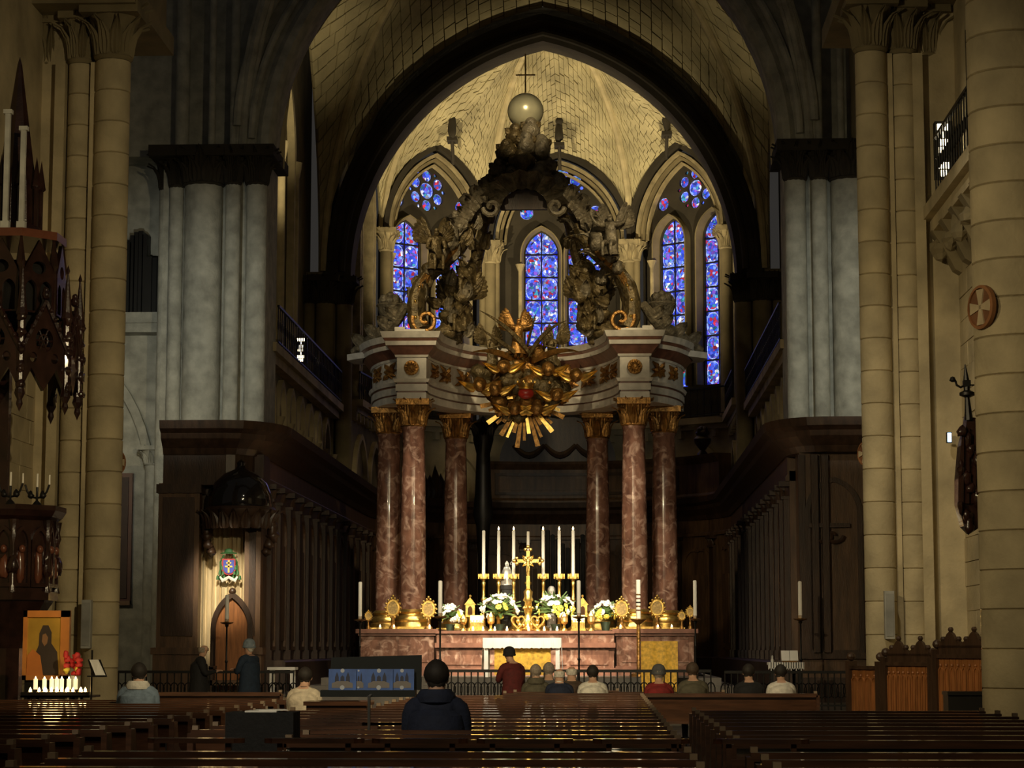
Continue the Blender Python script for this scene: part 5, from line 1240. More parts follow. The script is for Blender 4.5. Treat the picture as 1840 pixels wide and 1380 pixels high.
# ------------------------------------------------------------------ organ case standing on the curved stalls
def stall_arc(a0, a1, n=14): return [(x, y, 0) for x, y in arc(.1, 79.5, 6.6, 5.4, a0, a1, n)]
oc = thing('organ_case', 'dark oak organ case with panels and carved garland above the curved stalls', 'organ', (1.5, 84.8, ZC), world=True)
OA0, OA1 = math.acos(min(1, (PX(1296, 82)-.1)/6.6)), math.acos((PX(862, 84.7)-.1)/6.6); OT = 8.45
body_arc = stall_arc(OA0, OA1)
def osw(nm, prof, m, pth=None, par=None): return MB().sweep(pth or body_arc, prof, (0, 0, 1)).build(nm, m, par or oc)
osw('body', [(-.38, ZC-.02), (.12, ZC-.02), (.12, OT), (-.38, OT)], wood_m)
osw('base_moulding', [(-.38, ZC-.02), (.24, ZC-.02), (.24, ZC+.1), (.12, ZC+.2), (-.38, ZC+.2)], wood_m)
osw('cornice', [(-.38, OT), (.14, OT), (.3, OT+.2), (.34, OT+.3), (-.38, OT+.3)], wood_m)
for a, c in ((1225, 1150), (1140, 1072), (1062, 888)):
    q0, q1 = math.acos(min(1, (PX(a, 83.2)-.1)/6.6)), math.acos((PX(c, 84.7)-.1)/6.6); pth = stall_arc(q0, q1, 8); zl, zh = ZC+.32, OT-.14
    fr = osw('panel_frame', [(.1, zl), (.18, zl), (.18, zl+.1), (.1, zl+.1)], wood_d, pth); osw('top_rail', [(.1, zh-.1), (.18, zh-.1), (.18, zh), (.1, zh)], wood_d, pth, fr)
    for e0, e1 in ((q0, q0+.02), (q1-.02, q1)): osw('stile', [(.1, zl), (.18, zl), (.18, zh), (.1, zh)], wood_d, stall_arc(e0, e1, 1), fr)
    osw('panel', [(.1, zl+.2), (.15, zl+.2), (.15, zh-.2), (.1, zh-.2)], wood_m, stall_arc(q0+.03, q1-.03, 8))
MB().prism(arch2(-1.9, 2.6, OT+.28, 1.7, 10), 'y', 84.72, 84.95).build('pediment', wood_d, oc)
for k in range(3):
    a = -1.35+k*1.2; MB().tube([(a+1.2*f, 84.64, OT+.95-.4*math.sin(PI*f)) for f in [i/8 for i in range(9)]], [.09, .1, .12, .13, .14, .13, .12, .1, .09], 7).build('garland', wood_d, oc, True)
co_ = thing('choir_organ', 'small choir organ of dark upright pipes standing behind the altar candles', 'organ', (PX(1020, 80.5), 80.7, .52), world=True)
MB().box(PX(968, 80.5), PX(1072, 80.5), 80.35, 81.1, .5, 1.7).box(PX(966, 80.5), PX(1074, 80.5), 80.3, 81.15, 1.7, 1.8).build('case', wood_d, co_)
for k in range(11):
    zt_ = PZ(985-abs(k-5)*8, 80.5); MB().lathe([(.05, 1.78), (.08, 2.1), (.08, zt_), (.02, zt_+.02)], (PX(975+k*9, 80.5), 80.6, 0), n=8).build('organ_pipe', mat('pipe_tin', (.10, .10, .10), .35, .8), co_, True)
def finial(px, py0, z0, D, label):
    x = PX(px, D, py0); z1 = PZ(py0, D); h = z1-z0; t = thing('finial_vase', label, 'vase', (x, D, z0))
    MB().lathe([(.22, 0), (.2, .08), (.09, h*.2), (.3, h*.45), (.33, h*.6), (.2, h*.72), (.24, h*.76)], n=14).build('vase', wood_d, t, True)
    b = MB()
    for k in range(8): a = 2*PI*k/8; b.lump((.14*math.cos(a), .14*math.sin(a), h*(.82+.06*(k % 2))), .12, k, .35, 8, 6)
    b.lump((0, 0, h*.95), .12, 9, .3, 8, 6); b.build('flames', wood_d, t, True)
finial(1262, 770, OT+.29, 82.1, 'dark carved flaming vase on the end of the organ case cornice')
st_ = thing('great_candelabrum', 'tall dark carved candelabrum column standing behind the altar before the organ case', 'candelabrum', (PX(868, 64), 64, .52), world=True)
prof = [(.4, .52), (.4, .7), (.15, .9), (.14, 3.9)]+[(r, PZ(py, 64)) for py, r in ((1008, .14), (985, .17), (945, .2), (925, .3), (885, .24), (850, .22), (815, .2), (790, .3), (760, .28), (748, .05))]
MB().lathe(prof, (PX(868, 64), 64, 0), n=16).build('shaft', black, st_, True)
for k in range(8): a = 2*PI*k/8; MB().leaf(Matrix.Translation((PX(868, 64)+.2*math.cos(a), 64+.2*math.sin(a), PZ(800, 64))) @ Matrix.Rotation(a+PI/2, 4, 'Z'), .8, .3, .9).build('leaf', black, st_, True)
# carved foliage standing on the left cornice behind the columns
fl = thing('carved_crest', 'dark carved leafy crest on the stall cornice behind the throne-side columns', 'carving', (-4.1, 83.5, ZC), world=True)
c0_, c1_ = math.acos((PX(828, 83.8)-.1)/6.6), math.acos((PX(742, 83)-.1)/6.6)
MB().sweep(stall_arc(c0_, c1_, 8), [(-.2, ZC-.02), (.2, ZC-.02), (.2, ZC+.12), (-.2, ZC+.12)], (0, 0, 1)).build('crest_base', wood_d, fl)
for k in range(9):
    a_ = c0_+(c1_-c0_)*(k+.5)/9; MB().leaf(Matrix.Translation((.1+6.6*math.cos(a_), 79.5+5.4*math.sin(a_), ZC+.09)), .9+.2*math.sin(k*2), .5, .6).build('leaf', wood_d, fl, True)

# ------------------------------------------------------------------ transept furnishings
led = MB().box(-12.5, -10.0, 60.4, 61.3, 10.65, 10.95).box(-12.5, -10.1, 60.5, 61.3, 10.4, 10.65).build('ledge', stone_g, wt)
og = thing('small_organ', 'black stepped organ pipe case standing on the transept ledge', 'organ', (-10.9, 61, 10.95), world=True)
for k, (px, py) in enumerate(((234, 432), (241, 420), (248, 414), (256, 412), (263, 418), (271, 458), (281, 460), (289, 462))):
    x = PX(px, 60.7, py); MB().box(x-.07, x+.07, 60.5, 61.0, 10.93, PZ(py, 60.7)).build('pipe', black, og)
b = MB(); b.M = frame_M((-13.2, 61.2, 0), (1, 0, 0)); b.sweep([(x, z, 0) for x, z in arch2(-2.6, 2.6, 6.2, 4.2, 10)], [(-.12, -.1), (-.12, .2), (.12, .2), (.12, -.1)], (0, 0, 1)); b.build('transept_arch', stone_g, wt, True)
b = MB(); q = P(272, 830, 60.6); b.lathe([(.28, .3), (.22, .7), (.22, q.z-.1)], (q.x, 60.8, 0), n=14); b.build('colonnette', stone_g, wt, True); b = MB(); capital_leafy(b, q.x, 60.8, .22, q.z-.1, .55, 1.7, 8); b.build('capital', stone_g, wt, True)
pt = thing('painting_frame', 'tall narrow dark red framed panel hanging beside the ochre pier', 'painting', (PX(224, 61), 61.1, 3), world=True)
a0, a1 = P(205, 1085, 61), P(238, 850, 61)
MB().box(a0.x-.6, a1.x, 61.02, 61.22, a0.z, a1.z).build('frame', mat('dark_red_wood', (.10, .022, .014), .4), pt); MB().box(a0.x-.5, a1.x-.1, 60.98, 61.04, a0.z+.15, a1.z-.12).build('canvas', mat('dark_canvas', (.05, .02, .014), .5), pt); MB().box(a0.x-.6, a1.x, 60.96, 61.22, a0.z-.04, a0.z+.08).build('lower_rail', mat('frame_gilt_edge', (.22, .12, .06), .4), pt)

def cross_disc(px, py, D, r, label, ang):
    p = P(px, py, D); t = thing('consecration_cross', label, 'emblem', p, ang); b = MB(); M = Matrix.Rotation(PI/2, 4, 'X'); b.M = M
    b.lathe([(r, -.03), (r, .03), (r*.86, .04), (r*.86, -.03)], n=24); b.build('ring', mat('ochre_paint', (.30, .13, .05), .7), t, True)
    b = MB(); b.M = M
    b.lathe([(r*.87, -.03), (r*.87, .01)], n=24); b.build('disc', mat('brown_paint', (.18, .08, .035), .7), t)
    b = MB(); b.M = M
    for k in range(4): a = k*PI/2; u, v = Vector((math.cos(a), math.sin(a), 0)), Vector((-math.sin(a), math.cos(a), 0)); b.add([v*r*.08, -v*r*.08, u*r*.8-v*r*.28, u*r*.8+v*r*.28]+[q+Vector((0, 0, .03)) for q in (v*r*.08, -v*r*.08, u*r*.8-v*r*.28, u*r*.8+v*r*.28)], [(0, 1, 2, 3), (7, 6, 5, 4), (0, 4, 5, 1), (1, 5, 6, 2), (2, 6, 7, 3), (3, 7, 4, 0)])
    b.build('cross', mat('pale_paint', (.5, .4, .25), .7), t)
cross_disc(1764, 552, 29.5, .30, 'round ochre consecration cross painted on the massive drum pier', -1.15)
cross_disc(210, 830, 42.05, .24, 'round ochre consecration cross on the pier beside the pulpit', 1.1)
cross_disc(1554, 815, 42.1, .22, 'round ochre consecration cross on the clustered pier near the carved bench', -1.1)
# gallery on the right nave wall
gal = MB().box(8.3, 9.05, 31, 45.5, 9.8, 10.05).box(8.45, 9.05, 31, 45.5, 9.55, 9.8).build('gallery_ledge', stone, wr)
for k in range(12):
    y = 31.6+k*1.15; b = MB(); b.prism([(8.42, 9.56), (9.02, 9.56), (9.02, 8.7), (8.85, 8.8), (8.7, 9.1)], 'y', y-.18, y+.18); b.lump((8.62, y, 9.2), .2, k, .3, 8, 6); b.build('carved_corbel', stone_b, wr)
railing('gallery_railing', 'black iron railing on the nave gallery above the carved corbels', (8.4, 31), (8.4, 41.0), 10.05, 1.15, 36)
MB().box(8.98, 9.02, 34.5, 40.8, 10.1, 13.2).build('opening_shade_slab', black, wr)  # flat black slab on the wall, painted darkness of an opening
def floodlight(px, py, D, w, h, label, est, zl):
    c = P(px, py, D); t = thing('floodlight', label, 'lamp', (c.x, D, c.z-h/2), world=True)
    MB().box(c.x-w/2-.03, c.x+w/2+.03, D+.02, D+.25, c.z-h/2-.03, c.z+h/2+.03).build('housing', black, t)
    b = MB(); n = 7
    for k in range(n): z = c.z-h/2+h*k/n; q = w*(.25+.2*math.sin(k*2.3)); b.box(c.x-q, c.x+q*.8, D, D+.03, z, z+h/n*.8)
    b.build('bright_reflector', mat('lit_reflector_%d' % int(est), (1, .9, .7), .5, emit=(1, .85, .55), estr=est), t)
    MB().box(c.x-.03, c.x+.03, D+.1, D+.16, zl-.01, c.z-h/2).build('bracket', black, t)
floodlight(1697, 268, 41.6, .28, 1.05, 'bright upright floodlight at the end of the nave gallery railing', 9, 10.05)
floodlight(541, 628, 70.6, .3, .78, 'bright floodlight on the choir gallery above the stalls behind the throne', 6, 10.15)
floodlight(1416, 615, 69, .16, .8, 'narrow bright floodlight half hidden by the grey pier opposite the throne', 6, 10.15)
ex = thing('indicator_light', 'small blue-white lit indicator on the shaded side of the clustered pier', 'lamp', P(1706, 786, 41.9)); MB().box(-.05, .05, .0, .1, -.1, .1).build('housing', black, ex); MB().box(-.035, .035, -.015, .0, -.085, .085).build('lit_face', mat('blue_lit', (.5, .7, 1), .5, emit=(.45, .7, 1), estr=4), ex)
def speaker(px, py0, py1, D, label):
    p = P(px, py0, D); q = P(px, py1, D); t = thing('column_speaker', label, 'loudspeaker', (p.x, D, q.z)); h = p.z-q.z
    MB().box(-.09, .09, -.08, .08, 0, h).build('cabinet', mat('speaker_grey', (.36, .36, .33), .6), t); MB().box(-.07, .07, -.095, -.08, .05, h-.05).build('grille', mat('speaker_grille', (.28, .28, .26), .7), t)
speaker(1597, 1062, 1148, 41.6, 'tall grey column loudspeaker on the clustered pier near the carved bench'); speaker(157, 1078, 1165, 41.6, 'tall grey column loudspeaker on the pier beside the music stand')

# ================================================================== PULPIT
pu = thing('pulpit', 'carved dark walnut neo-gothic pulpit with pinnacled sounding board and colonnettes', 'pulpit', (-7.75, 36, 0), world=True)
PCX, PCY = -7.75, 36.0
def octo(r, z0, z1, name, m, parent=None, r1=None): return MB().lathe([(r, z0), (r1 or r, z1)], (PCX, PCY, 0), n=8, rot=PI/8).build(name, m, parent or pu)
MB().lathe([(.75, 0), (.7, .2), (.45, .35), (.38, .5), (.38, 1.6), (.5, 1.8), (.95, 2.35), (1.0, 2.45)], (PCX, PCY, 0), n=8, rot=PI/8).build('pedestal', wood_p, pu)
bd = octo(.98, 2.4, 3.75, 'body', wood_p); octo(1.06, 2.38, 2.52, 'base_moulding', wood_p)
MB().lathe([(1.0, 3.68), (1.1, 3.74), (1.18, 3.84), (1.18, 3.92), (1.05, 3.92)], (PCX, PCY, 0), n=8, rot=PI/8).build('rim', wood_p, pu)
for k in range(8):
    a = k*PI/4
    if math.sin(a) > .5: continue
    M = Matrix.Translation((PCX, PCY, 0)) @ Matrix.Rotation(a+PI/2, 4, 'Z'); ap = .98*math.cos(PI/8)
    for q in (-.2, .2):
        b = MB(); b.M = M @ Matrix(((1, 0, 0, 0), (0, 0, -1, -ap), (0, 1, 0, 0), (0, 0, 0, 1)))
        b.sweep([(x, z, 0) for x, z in lancet(q-.16, q+.16, 2.62, 3.3, .24, 6)], [(-.03, -.02), (-.03, .07), (.03, .07), (.03, -.02)], (0, 0, 1), True); b.build('arched_panel', wood_p, bd)
        b = MB(); b.M = M; b.lump((q, -ap-.02, 2.9), .13, k, .25, 10, 8, (.8, .5, 1.7)); b.ball((q, -ap-.05, 3.2), .07, 8, 6); b.build('saint_figure', mat('red_walnut', (.16, .055, .03), .25, coat=.5), bd, True)
    aa = a+PI/8; x, y = PCX+1.0*math.cos(aa), PCY+1.0*math.sin(aa)
    b = MB(); b.lathe([(.09, 2.5), (.05, 2.62), (.05, 3.3), (.09, 3.4), (.06, 3.5), (.1, 3.68)], (x, y, 0), n=8); b.build('corner_colonnette', wood_p, pu, True)
    MB().lump((x, y, 2.95), .11, k, .3, 8, 7, (1, 1, 1.8)).build('corner_carving', wood_p, pu, True)
# candelabra branches on the rim
for px, yc in ((18, 35.16), (66, 35.5)):
    p = Vector((PX(px, yc, 912), yc, 3.915)); t = thing('candelabrum', 'small dark branched candelabrum with a white candle on the pulpit rim, '+('wall side' if px < 40 else 'aisle side'), 'candelabrum', p)
    b = MB(); b.lathe([(.09, 0), (.06, .04), (.02, .08), (.02, .3)], n=8)
    for s in (-1, 1): b.tube([(0, 0, .12), (s*.1, 0, .14), (s*.16, 0, .22), (s*.2, 0, .34)], .018, 5); b.lump((s*.1, 0, .17), .06, 3, .4, 8, 6)
    b.build('branches', black, t, True); b = MB(); b.lathe([(.018, .3), (.016, .52)], n=8); b.build('candle', wax, t); b = MB(); b.lathe([(.016, .34), (.014, .5)], (.2, 0, 0), n=8); b.build('candle', wax, t)
# back panel
MB().box(PCX-.75, PCX-.2, 36.6, 36.8, 3.7, 6.4).build('back_board', wood_p, pu)
# sounding board
zb = 5.75; RC = 1.32
sb = octo(RC, zb+.55, zb+.75, 'sounding_board', wood_p)
for k in range(8):
    a = k*PI/4; ap = RC*math.cos(PI/8); hw = RC*math.sin(PI/8)
    if math.sin(a) > .8: continue
    M = Matrix.Translation((PCX, PCY, 0)) @ Matrix.Rotation(a+PI/2, 4, 'Z') @ Matrix(((1, 0, 0, 0), (0, 0, -1, -ap), (0, 1, 0, 0), (0, 0, 0, 1)))
    # gabled face with round tracery and cusped fringe below
    out = [(-hw, zb), (-hw*.55, zb+.38), (0, zb+.02), (hw*.55, zb+.38), (hw, zb), (hw, zb+.7), (0, zb+1.45), (-hw, zb+.7)]
    f = plate('gable', out, [circ(0, zb+.85, .2, 14)]+[circ(s*.24, zb+.56, .085, 10) for s in (-1, 1)], .10, wood_p, M, sb)
    b = MB(); b.M = M
    for q in range(6): aa = q*PI/3; b.tube([(0, zb+.85, 0), (.2*math.cos(aa), zb+.85+.2*math.sin(aa), 0)], .018, 5)
    b.tube([(x, z, 0) for x, z in circ(0, zb+.85, .1, 12)+[(0.1, zb+.85)]], .018, 5); b.build('rose_tracery', wood_p, f)
    for s in (-1, 1):
        b = MB(); b.M = M; b.tube([(s*hw, zb+.7, .08), (0, zb+1.5, .08)], .045, 5); b.build('gable_edge', wood_p, f)
    for s in (-1, 1):
        for q in range(5): b = MB(); b.M = M; b.ball((s*hw*(1-q/5), zb+.75+.75*q/5, .1), .055, 6, 5); b.build('crocket', wood_p, f, True)
    b = MB(); b.M = M; b.ball((0, zb+1.6, .05), .09, 8, 6); b.ball((0, zb+1.68, .05), .06, 8, 6); b.build('fleuron', wood_p, f, True)
    aa = a+PI/8; x, y = PCX+RC*1.02*math.cos(aa), PCY+RC*1.02*math.sin(aa)
    b = MB(); b.lathe([(1e-3, zb-.35), (.07, zb-.22), (.05, zb-.15), (.11, zb-.05), (.08, zb+.05), (.08, zb+1.2), (.13, zb+1.25), (.1, zb+1.35), (.02, zb+2.0), (.04, zb+2.05), (1e-3, zb+2.15)], (x, y, 0), n=8); b.build('pinnacle', wood_p, sb)
    b = MB(); [b.lump((x+.05*math.cos(aa), y+.05*math.sin(aa), zb+.1+.28*q), .09, q+k, .35, 8, 6) for q in range(5)]; b.build('pinnacle_carving', wood_p, sb, True)
# upper lantern tier
u2 = octo(.85, zb+.75, zb+2.9, 'lantern_core', black)
for k in range(8):
    a = k*PI/4+PI/8; x, y = PCX+.98*math.cos(a), PCY+.98*math.sin(a)
    b = MB(); b.lathe([(.06, zb+1.2), (.06, zb+2.7), (.1, zb+2.8), (.02, zb+3.5), (1e-3, zb+3.6)], (x, y, 0), n=6); b.build('lantern_post', wood_p, u2)
    M = Matrix.Translation((PCX, PCY, 0)) @ Matrix.Rotation(k*PI/4+PI/2, 4, 'Z') @ Matrix(((1, 0, 0, 0), (0, 0, -1, -.95), (0, 1, 0, 0), (0, 0, 0, 1)))
    if math.sin(k*PI/4) < .8: plate('lantern_gable', [(-.36, zb+1.6), (.36, zb+1.6), (.36, zb+2.6), (0, zb+3.4), (-.36, zb+2.6)], [lancet(-.3, -.04, zb+1.65, zb+2.2, .2, 5), lancet(.04, .3, zb+1.65, zb+2.2, .2, 5), circ(0, zb+2.712, .16, 12)], .08, wood_p, M, u2)
octo(1.05, zb+3.45, zb+3.65, 'lantern_cornice', mat('red_walnut', (.16, .055, .03)), u2); octo(.70, zb+3.65, zb+3.9, 'roof', wood_p, u2, .5)
sp_ = thing('pinnacle_shaft', 'pale grey slender shaft pair with square bases rising above the pulpit canopy', 'column', (P(15, 400, 35.6).x, 35.7, zb+2.712), world=True)
for px, y0, yc in ((15, 205, 35.29), (43, 235, 35.33)):
    q = P(px, y0, yc); b = MB(); b.box(q.x-.04, q.x+.04, yc-.04, yc+.04, zb+2.712, q.z); b.build('shaft', mat('pale_metal', (.55, .55, .5), .4), sp_)
    MB().box(q.x-.07, q.x+.07, yc-.06, yc+.06, q.z, q.z+.07).box(q.x-.07, q.x+.07, yc-.06, yc+.06, zb+2.712, zb+2.84).build('cap', mat('pale_metal', (.55, .55, .5)), sp_)
for k in range(8):
    a = k*PI/4+PI/8; MB().lathe([(.05, zb+3.85), (.05, zb+4.8), (.1, zb+4.85), (1e-3, zb+5.6)], (PCX+.5*math.cos(a), PCY+.5*math.sin(a), 0), n=6).build('spire_pinnacle', wood_p, u2)
MB().lathe([(.45, zb+3.9), (.4, zb+5.0), (.05, zb+8), (1e-3, zb+8.2)], (PCX, PCY, 0), n=8).build('spire', wood_p, u2)
u2.scale = (1, 1, .68); u2.location.z = (zb+.75)*.32
pu.scale = (.82, .82, 1)
MB().box(PCX-1.2, PCX-.6, 34.5, 36, 2.2, 2.5).build('stair_landing', wood_p, pu)

# ================================================================== ICON, VOTIVE CANDLES
ic = thing('icon', 'gold ground icon in a broad orange wooden frame beside the pulpit', 'icon', (PX(85, 33), 33.2, 0), world=True)
D = 33.0; a, c = P(40, 1222, D), P(126, 1097, D)
MB().box(a.x, c.x, D+.03, D+.09, a.z, c.z).build('back_panel', wood_o, ic)
fw_ = .10
MB().box(a.x, c.x, D-.03, D+.03, c.z-fw_, c.z).box(a.x, c.x, D-.03, D+.03, a.z, a.z+fw_*.7).box(c.x-fw_*1.3, c.x, D-.03, D+.03, a.z, c.z).box(a.x, a.x+.06, D-.03, D+.03, a.z, c.z).build('frame', mat('icon_frame', (.50, .20, .045), .4, var=.2), ic)
x0, x1, z0, z1 = a.x+.06, c.x-fw_*1.3, a.z+.07, c.z-fw_
MB().box(x0, x1, D+.005, D+.035, z0, z1).build('gold_ground', mat('icon_gold', (.62, .40, .07), .35, .5, var=.2), ic)
w, h = x1-x0, z1-z0
def blob(pts, nm, col, dd): MB().prism([(x0+w*u, z0+h*v) for u, v in pts], 'y', D-.004-dd, D+.008).build(nm, mat('icon_'+nm, col, .6, var=.2), ic)
blob([(.15, 0), (.2, .3), (.35, .52), (.36, .72), (.46, .86), (.62, .86), (.72, .74), (.72, .55), (.9, .4), (.96, 0)], 'dark_mantle', (.035, .025, .02), .0)
blob([(.0, 0), (.02, .35), (.18, .45), (.4, .34), (.5, .0)], 'orange_robe', (.50, .17, .03), .004)
blob([(.44, .58), (.46, .7), (.55, .72), (.62, .65), (.6, .55), (.52, .5)], 'face_field', (.24, .13, .06), .008)
MB().box(a.x+.02, c.x-.05, D+.05, D+.15, 0, a.z).build('easel_post', black, ic)
point('icon_lamp', (PX(90, 32.2), 32.2, 2.4), 5.5, (1, .62, .25), .1)
vs_ = thing('votive_stand', 'black tiered iron votive stand carrying burning candles below the icon', 'candle stand', (PX(108, 32), 32.1, 0), world=True)
zs = PZ(1250, 32); s0, s1 = PX(45, 32, 1240), PX(168, 32, 1240)
MB().box(s0, s1, 31.75, 32.45, zs-.03, zs).box(s0, s1, 31.75, 31.78, zs-.03, zs+.05).box(s0+.05, s1-.3, 32.2, 32.45, zs+.06, zs+.08).build('tray', black, vs_)
for x in (s0+.1, s1-.25):
    for y in (31.85, 32.35): MB().box(x-.02, x+.02, y-.02, y+.02, 0, zs).build('leg', black, vs_)
jar_m = mat('glowing_votive_wax', (.9, .85, .7), .5, emit=(1, .75, .4), estr=.75)  # glow put into the wax to imitate light from its flame
bb = MB(); bb.lathe([(.032, 0), (.032, .15), (.02, .155)], n=10); vj = bb.mesh('wax', jar_m, True)
for k, px in enumerate((63, 79, 92, 110, 123, 135, 101)):
    t = thing('votive_candle', 'tall white votive candle standing on the back tier of the votive stand', 'candle', (PX(px, 32.3, 1240), 32.32, zs+.08), group='tall votive candles'); put('wax', vj, t); o = put('flame', tl_fl, t); o.location = (0, 0, .12); o.scale = (.6, .6, .6)
for k in range(14):
    px = (56, 68, 74, 84, 90, 97, 103, 109, 116, 121, 129, 139, 147, 151)[k]; tealight((PX(px, 31.9, 1245), 31.85+.12*(k % 3), zs), 'small burning tealight on the tray of the votive stand', 'tealights on the votive stand')
point('votive_glow', (PX(105, 31.7), 31.55, zs+.25), 3.0, (1, .6, .22), .12)
fl_ = thing('flower_vase', 'clear vase of red and yellow flowers beside the icon', 'flowers', (PX(134, 32.6), 32.75, 0)); z = PZ(1215, 32.6)
MB().lathe([(.07, 0), (.07, z-.25), (.10, z-.25), (.1, z-.22)], n=10).build('stand', black, fl_, True); MB().lathe([(.06, z-.22), (.07, z-.2), (.06, z), (.055, z)], n=12).build('vase', mat('pale_glass', (.55, .6, .55), .1), fl_, True)
rr_m = mat('red_petals', (.5, .03, .03), .6)
for k in range(14):
    MB().lump((.1*math.sin(k*2.3), -.05+.06*math.cos(k*1.7), z+.04+.035*k*.6), .05, k, .35, 8, 6).build('flower', petal_y if k in (2, 3) else rr_m, fl_, True)
ms = thing('music_stand', 'slim black music stand holding a white sheet of paper beside the votive candles', 'music stand', (PX(165, 31.5), 31.6, 0), world=True); x = PX(162, 31.5, 1200)
MB().tube([(x, 31.6, 0), (x, 31.6, PZ(1168, 31.5))], .015, 6).build('pole', black, ms)
for k in range(3): a_ = k*2.1+.5; MB().tube([(x, 31.6, .25), (x+.28*math.cos(a_), 31.6+.28*math.sin(a_), .01)], .013, 5).build('leg', black, ms)
p0, p1, p2, p3 = P(161, 1186, 31.5), P(177, 1186, 31.45), P(190, 1214, 31.3), P(172, 1214, 31.3)
def sheet(q, off, m, nm, par, th=.012):
    o_ = Vector((0, th, -th*.3)); MB().add([v+Vector(off) for v in q]+[v+Vector(off)+o_ for v in q], [(0, 1, 2, 3), (7, 6, 5, 4), (0, 4, 5, 1), (1, 5, 6, 2), (2, 6, 7, 3), (3, 7, 4, 0)]).build(nm, m, par)
sheet([p0, p1, p2, p3], (0, -.015, .006), cloth_w, 'paper', ms, .008)
q0 = P(158, 1184, 31.52); sheet([P(157, 1185, 31.55), P(180, 1185, 31.5), P(192, 1216, 31.33), P(166, 1216, 31.33)], (0, .02, 0), black, 'desk', ms); MB().box(PX(163, 31.3), PX(190, 31.3), 31.24, 31.34, p2.z-.02, p2.z).build('ledge', black, ms)

# ================================================================== RIGHT SIDE: carved bench, hanging spire
cb = thing('carved_bench', 'long orange oak bench backs with dark scalloped cresting beside the ochre piers', 'bench', (7, 38, 0), world=True)
def bench_panel(pxa, pxb, pyt_a, pyt_b, Da, Db, n, crest):
    A, Bq = P(pxa, pyt_a, Da), P(pxb, pyt_b, Db); e = Vector((Bq.x-A.x, Bq.y-A.y, 0)); L = e.length; e.normalize(); M = frame_M((A.x, A.y, 0), e); zt = (A.z+Bq.z)/2
    bw = L/n
    for k in range(n):
        b = MB(); b.M = M; b.box(k*bw+.006, (k+1)*bw-.006, .05, zt-.05, -.06, .0); b.sweep([(x, z, 0) for x, z in lancet(k*bw+.025, (k+1)*bw-.025, .3, zt-.28, .08, 4)], [(-.012, 0), (-.012, .02), (.012, .02), (.012, 0)], (0, 0, 1)); b.build('linenfold_panel', wood_o, cb)
        MB_ = MB(); MB_.M = M; MB_.ball(((k+.5)*bw, zt-.17, .01), .028, 6, 5); MB_.build('boss', wood_o, cb, True)
    b = MB(); b.M = M; b.box(-.05, L+.05, zt-.06, zt, -.09, .05); b.build('top_rail', wood_d, cb)
    for u in (-.05, L+.05): b = MB(); b.M = M; b.box(u-.07, u+.07, 0, zt+.08, -.1, .06); b.ball((u, zt+.16, -.02), .08, 8, 6); b.build('end_post', wood_d, cb)
    if crest:
        b = MB(); b.M = M
        for k in range(crest):
            c0 = L*(k+.5)/crest; w_ = L/crest; b.prism([], 'z', 0, 0) if 0 else None
            pts = [(c0-w_*.5, zt+.1), (c0-w_*.42, zt+.2), (c0-w_*.25, zt+.22), (c0-w_*.12, zt+.32), (c0, zt+.36), (c0+w_*.12, zt+.32), (c0+w_*.25, zt+.22), (c0+w_*.42, zt+.2), (c0+w_*.5, zt+.1)]
            b.prism([(x, z) for x, z in pts], 'z', -.06, 0); b.ball((c0, zt+.39, -.03), .045, 6, 5); b.ball((c0-w_*.33, zt+.24, -.03), .05, 6, 5); b.ball((c0+w_*.33, zt+.24, -.03), .05, 6, 5)
        b.box(0, L, zt, zt+.14, -.06, 0); b.build('cresting', wood_d, cb)
bench_panel(1530, 1578, 1197, 1196, 39.5, 38.6, 4, 0)
bench_panel(1594, 1672, 1193, 1187, 37.2, 36.2, 9, 2)
bench_panel(1686, 1770, 1180, 1172, 35.4, 34.2, 8, 2)
bk = thing('kneeler_box', 'black low kneeler box in front of the carved bench by the drum pier', 'kneeler', (PX(1735, 33.5), 33.6, 0), world=True)
MB().box(PX(1696, 33.5), PX(1770, 33.5), 33.4, 33.9, .08, PZ(1248, 33.5)).build('box', black, bk); MB().box(PX(1694, 33.5), PX(1772, 33.5), 33.35, 33.92, PZ(1248, 33.5), PZ(1248, 33.5)+.05).build('lid', black, bk); MB().box(PX(1700, 33.5), PX(1766, 33.5), 33.45, 33.85, 0, .08).build('plinth', black, bk)
hs = thing('hanging_tracery', 'dark carved wooden tracery spire with iron lamp bracket beside the drum pier', 'carving', (PX(1748, 31), 31.2, 4), world=True)
sil = [(1741, 735), (1735, 770), (1727, 800), (1722, 860), (1722, 905), (1732, 945), (1745, 958), (1757, 950), (1764, 920), (1764, 752), (1748, 750)]
MB().prism([(P(x, y, 31).x, P(x, y, 31).z) for x, y in sil], 'y', 31.0, 31.35).build('carved_body', wood_p, hs)
for k in range(11):
    q = P(1727+8*(k % 4)+4*(k % 2), 775+17*k, 30.95); MB().lump(q, .075, k, .4, 8, 6, (.8, .8, 1.4)).build('carved_knob', wood_p, hs, True)
for x in (1728, 1738, 1750):
    q, r_ = P(x, 905, 30.97), P(x+3, 770, 30.97); MB().tube([q, r_], [.04, .02], 6).build('rib', wood_p, hs)
b = MB(); q = [P(x, y, 31.0) for x, y in ((1741, 755), (1738, 715), (1737, 690), (1734, 655))]; b.tube(q, [.06, .035, .05, .01], 8); b.build('spike', black, hs, True)
b = MB(); c0 = P(1738, 708, 31); b.lathe([(.04, -.05), (.11, -.02), (.11, .02), (.05, .05)], c0, n=10); c1 = P(1737, 690, 31); b.box(c1.x-.05, c1.x+.05, 30.95, 31.05, c1.z-.04, c1.z+.05)
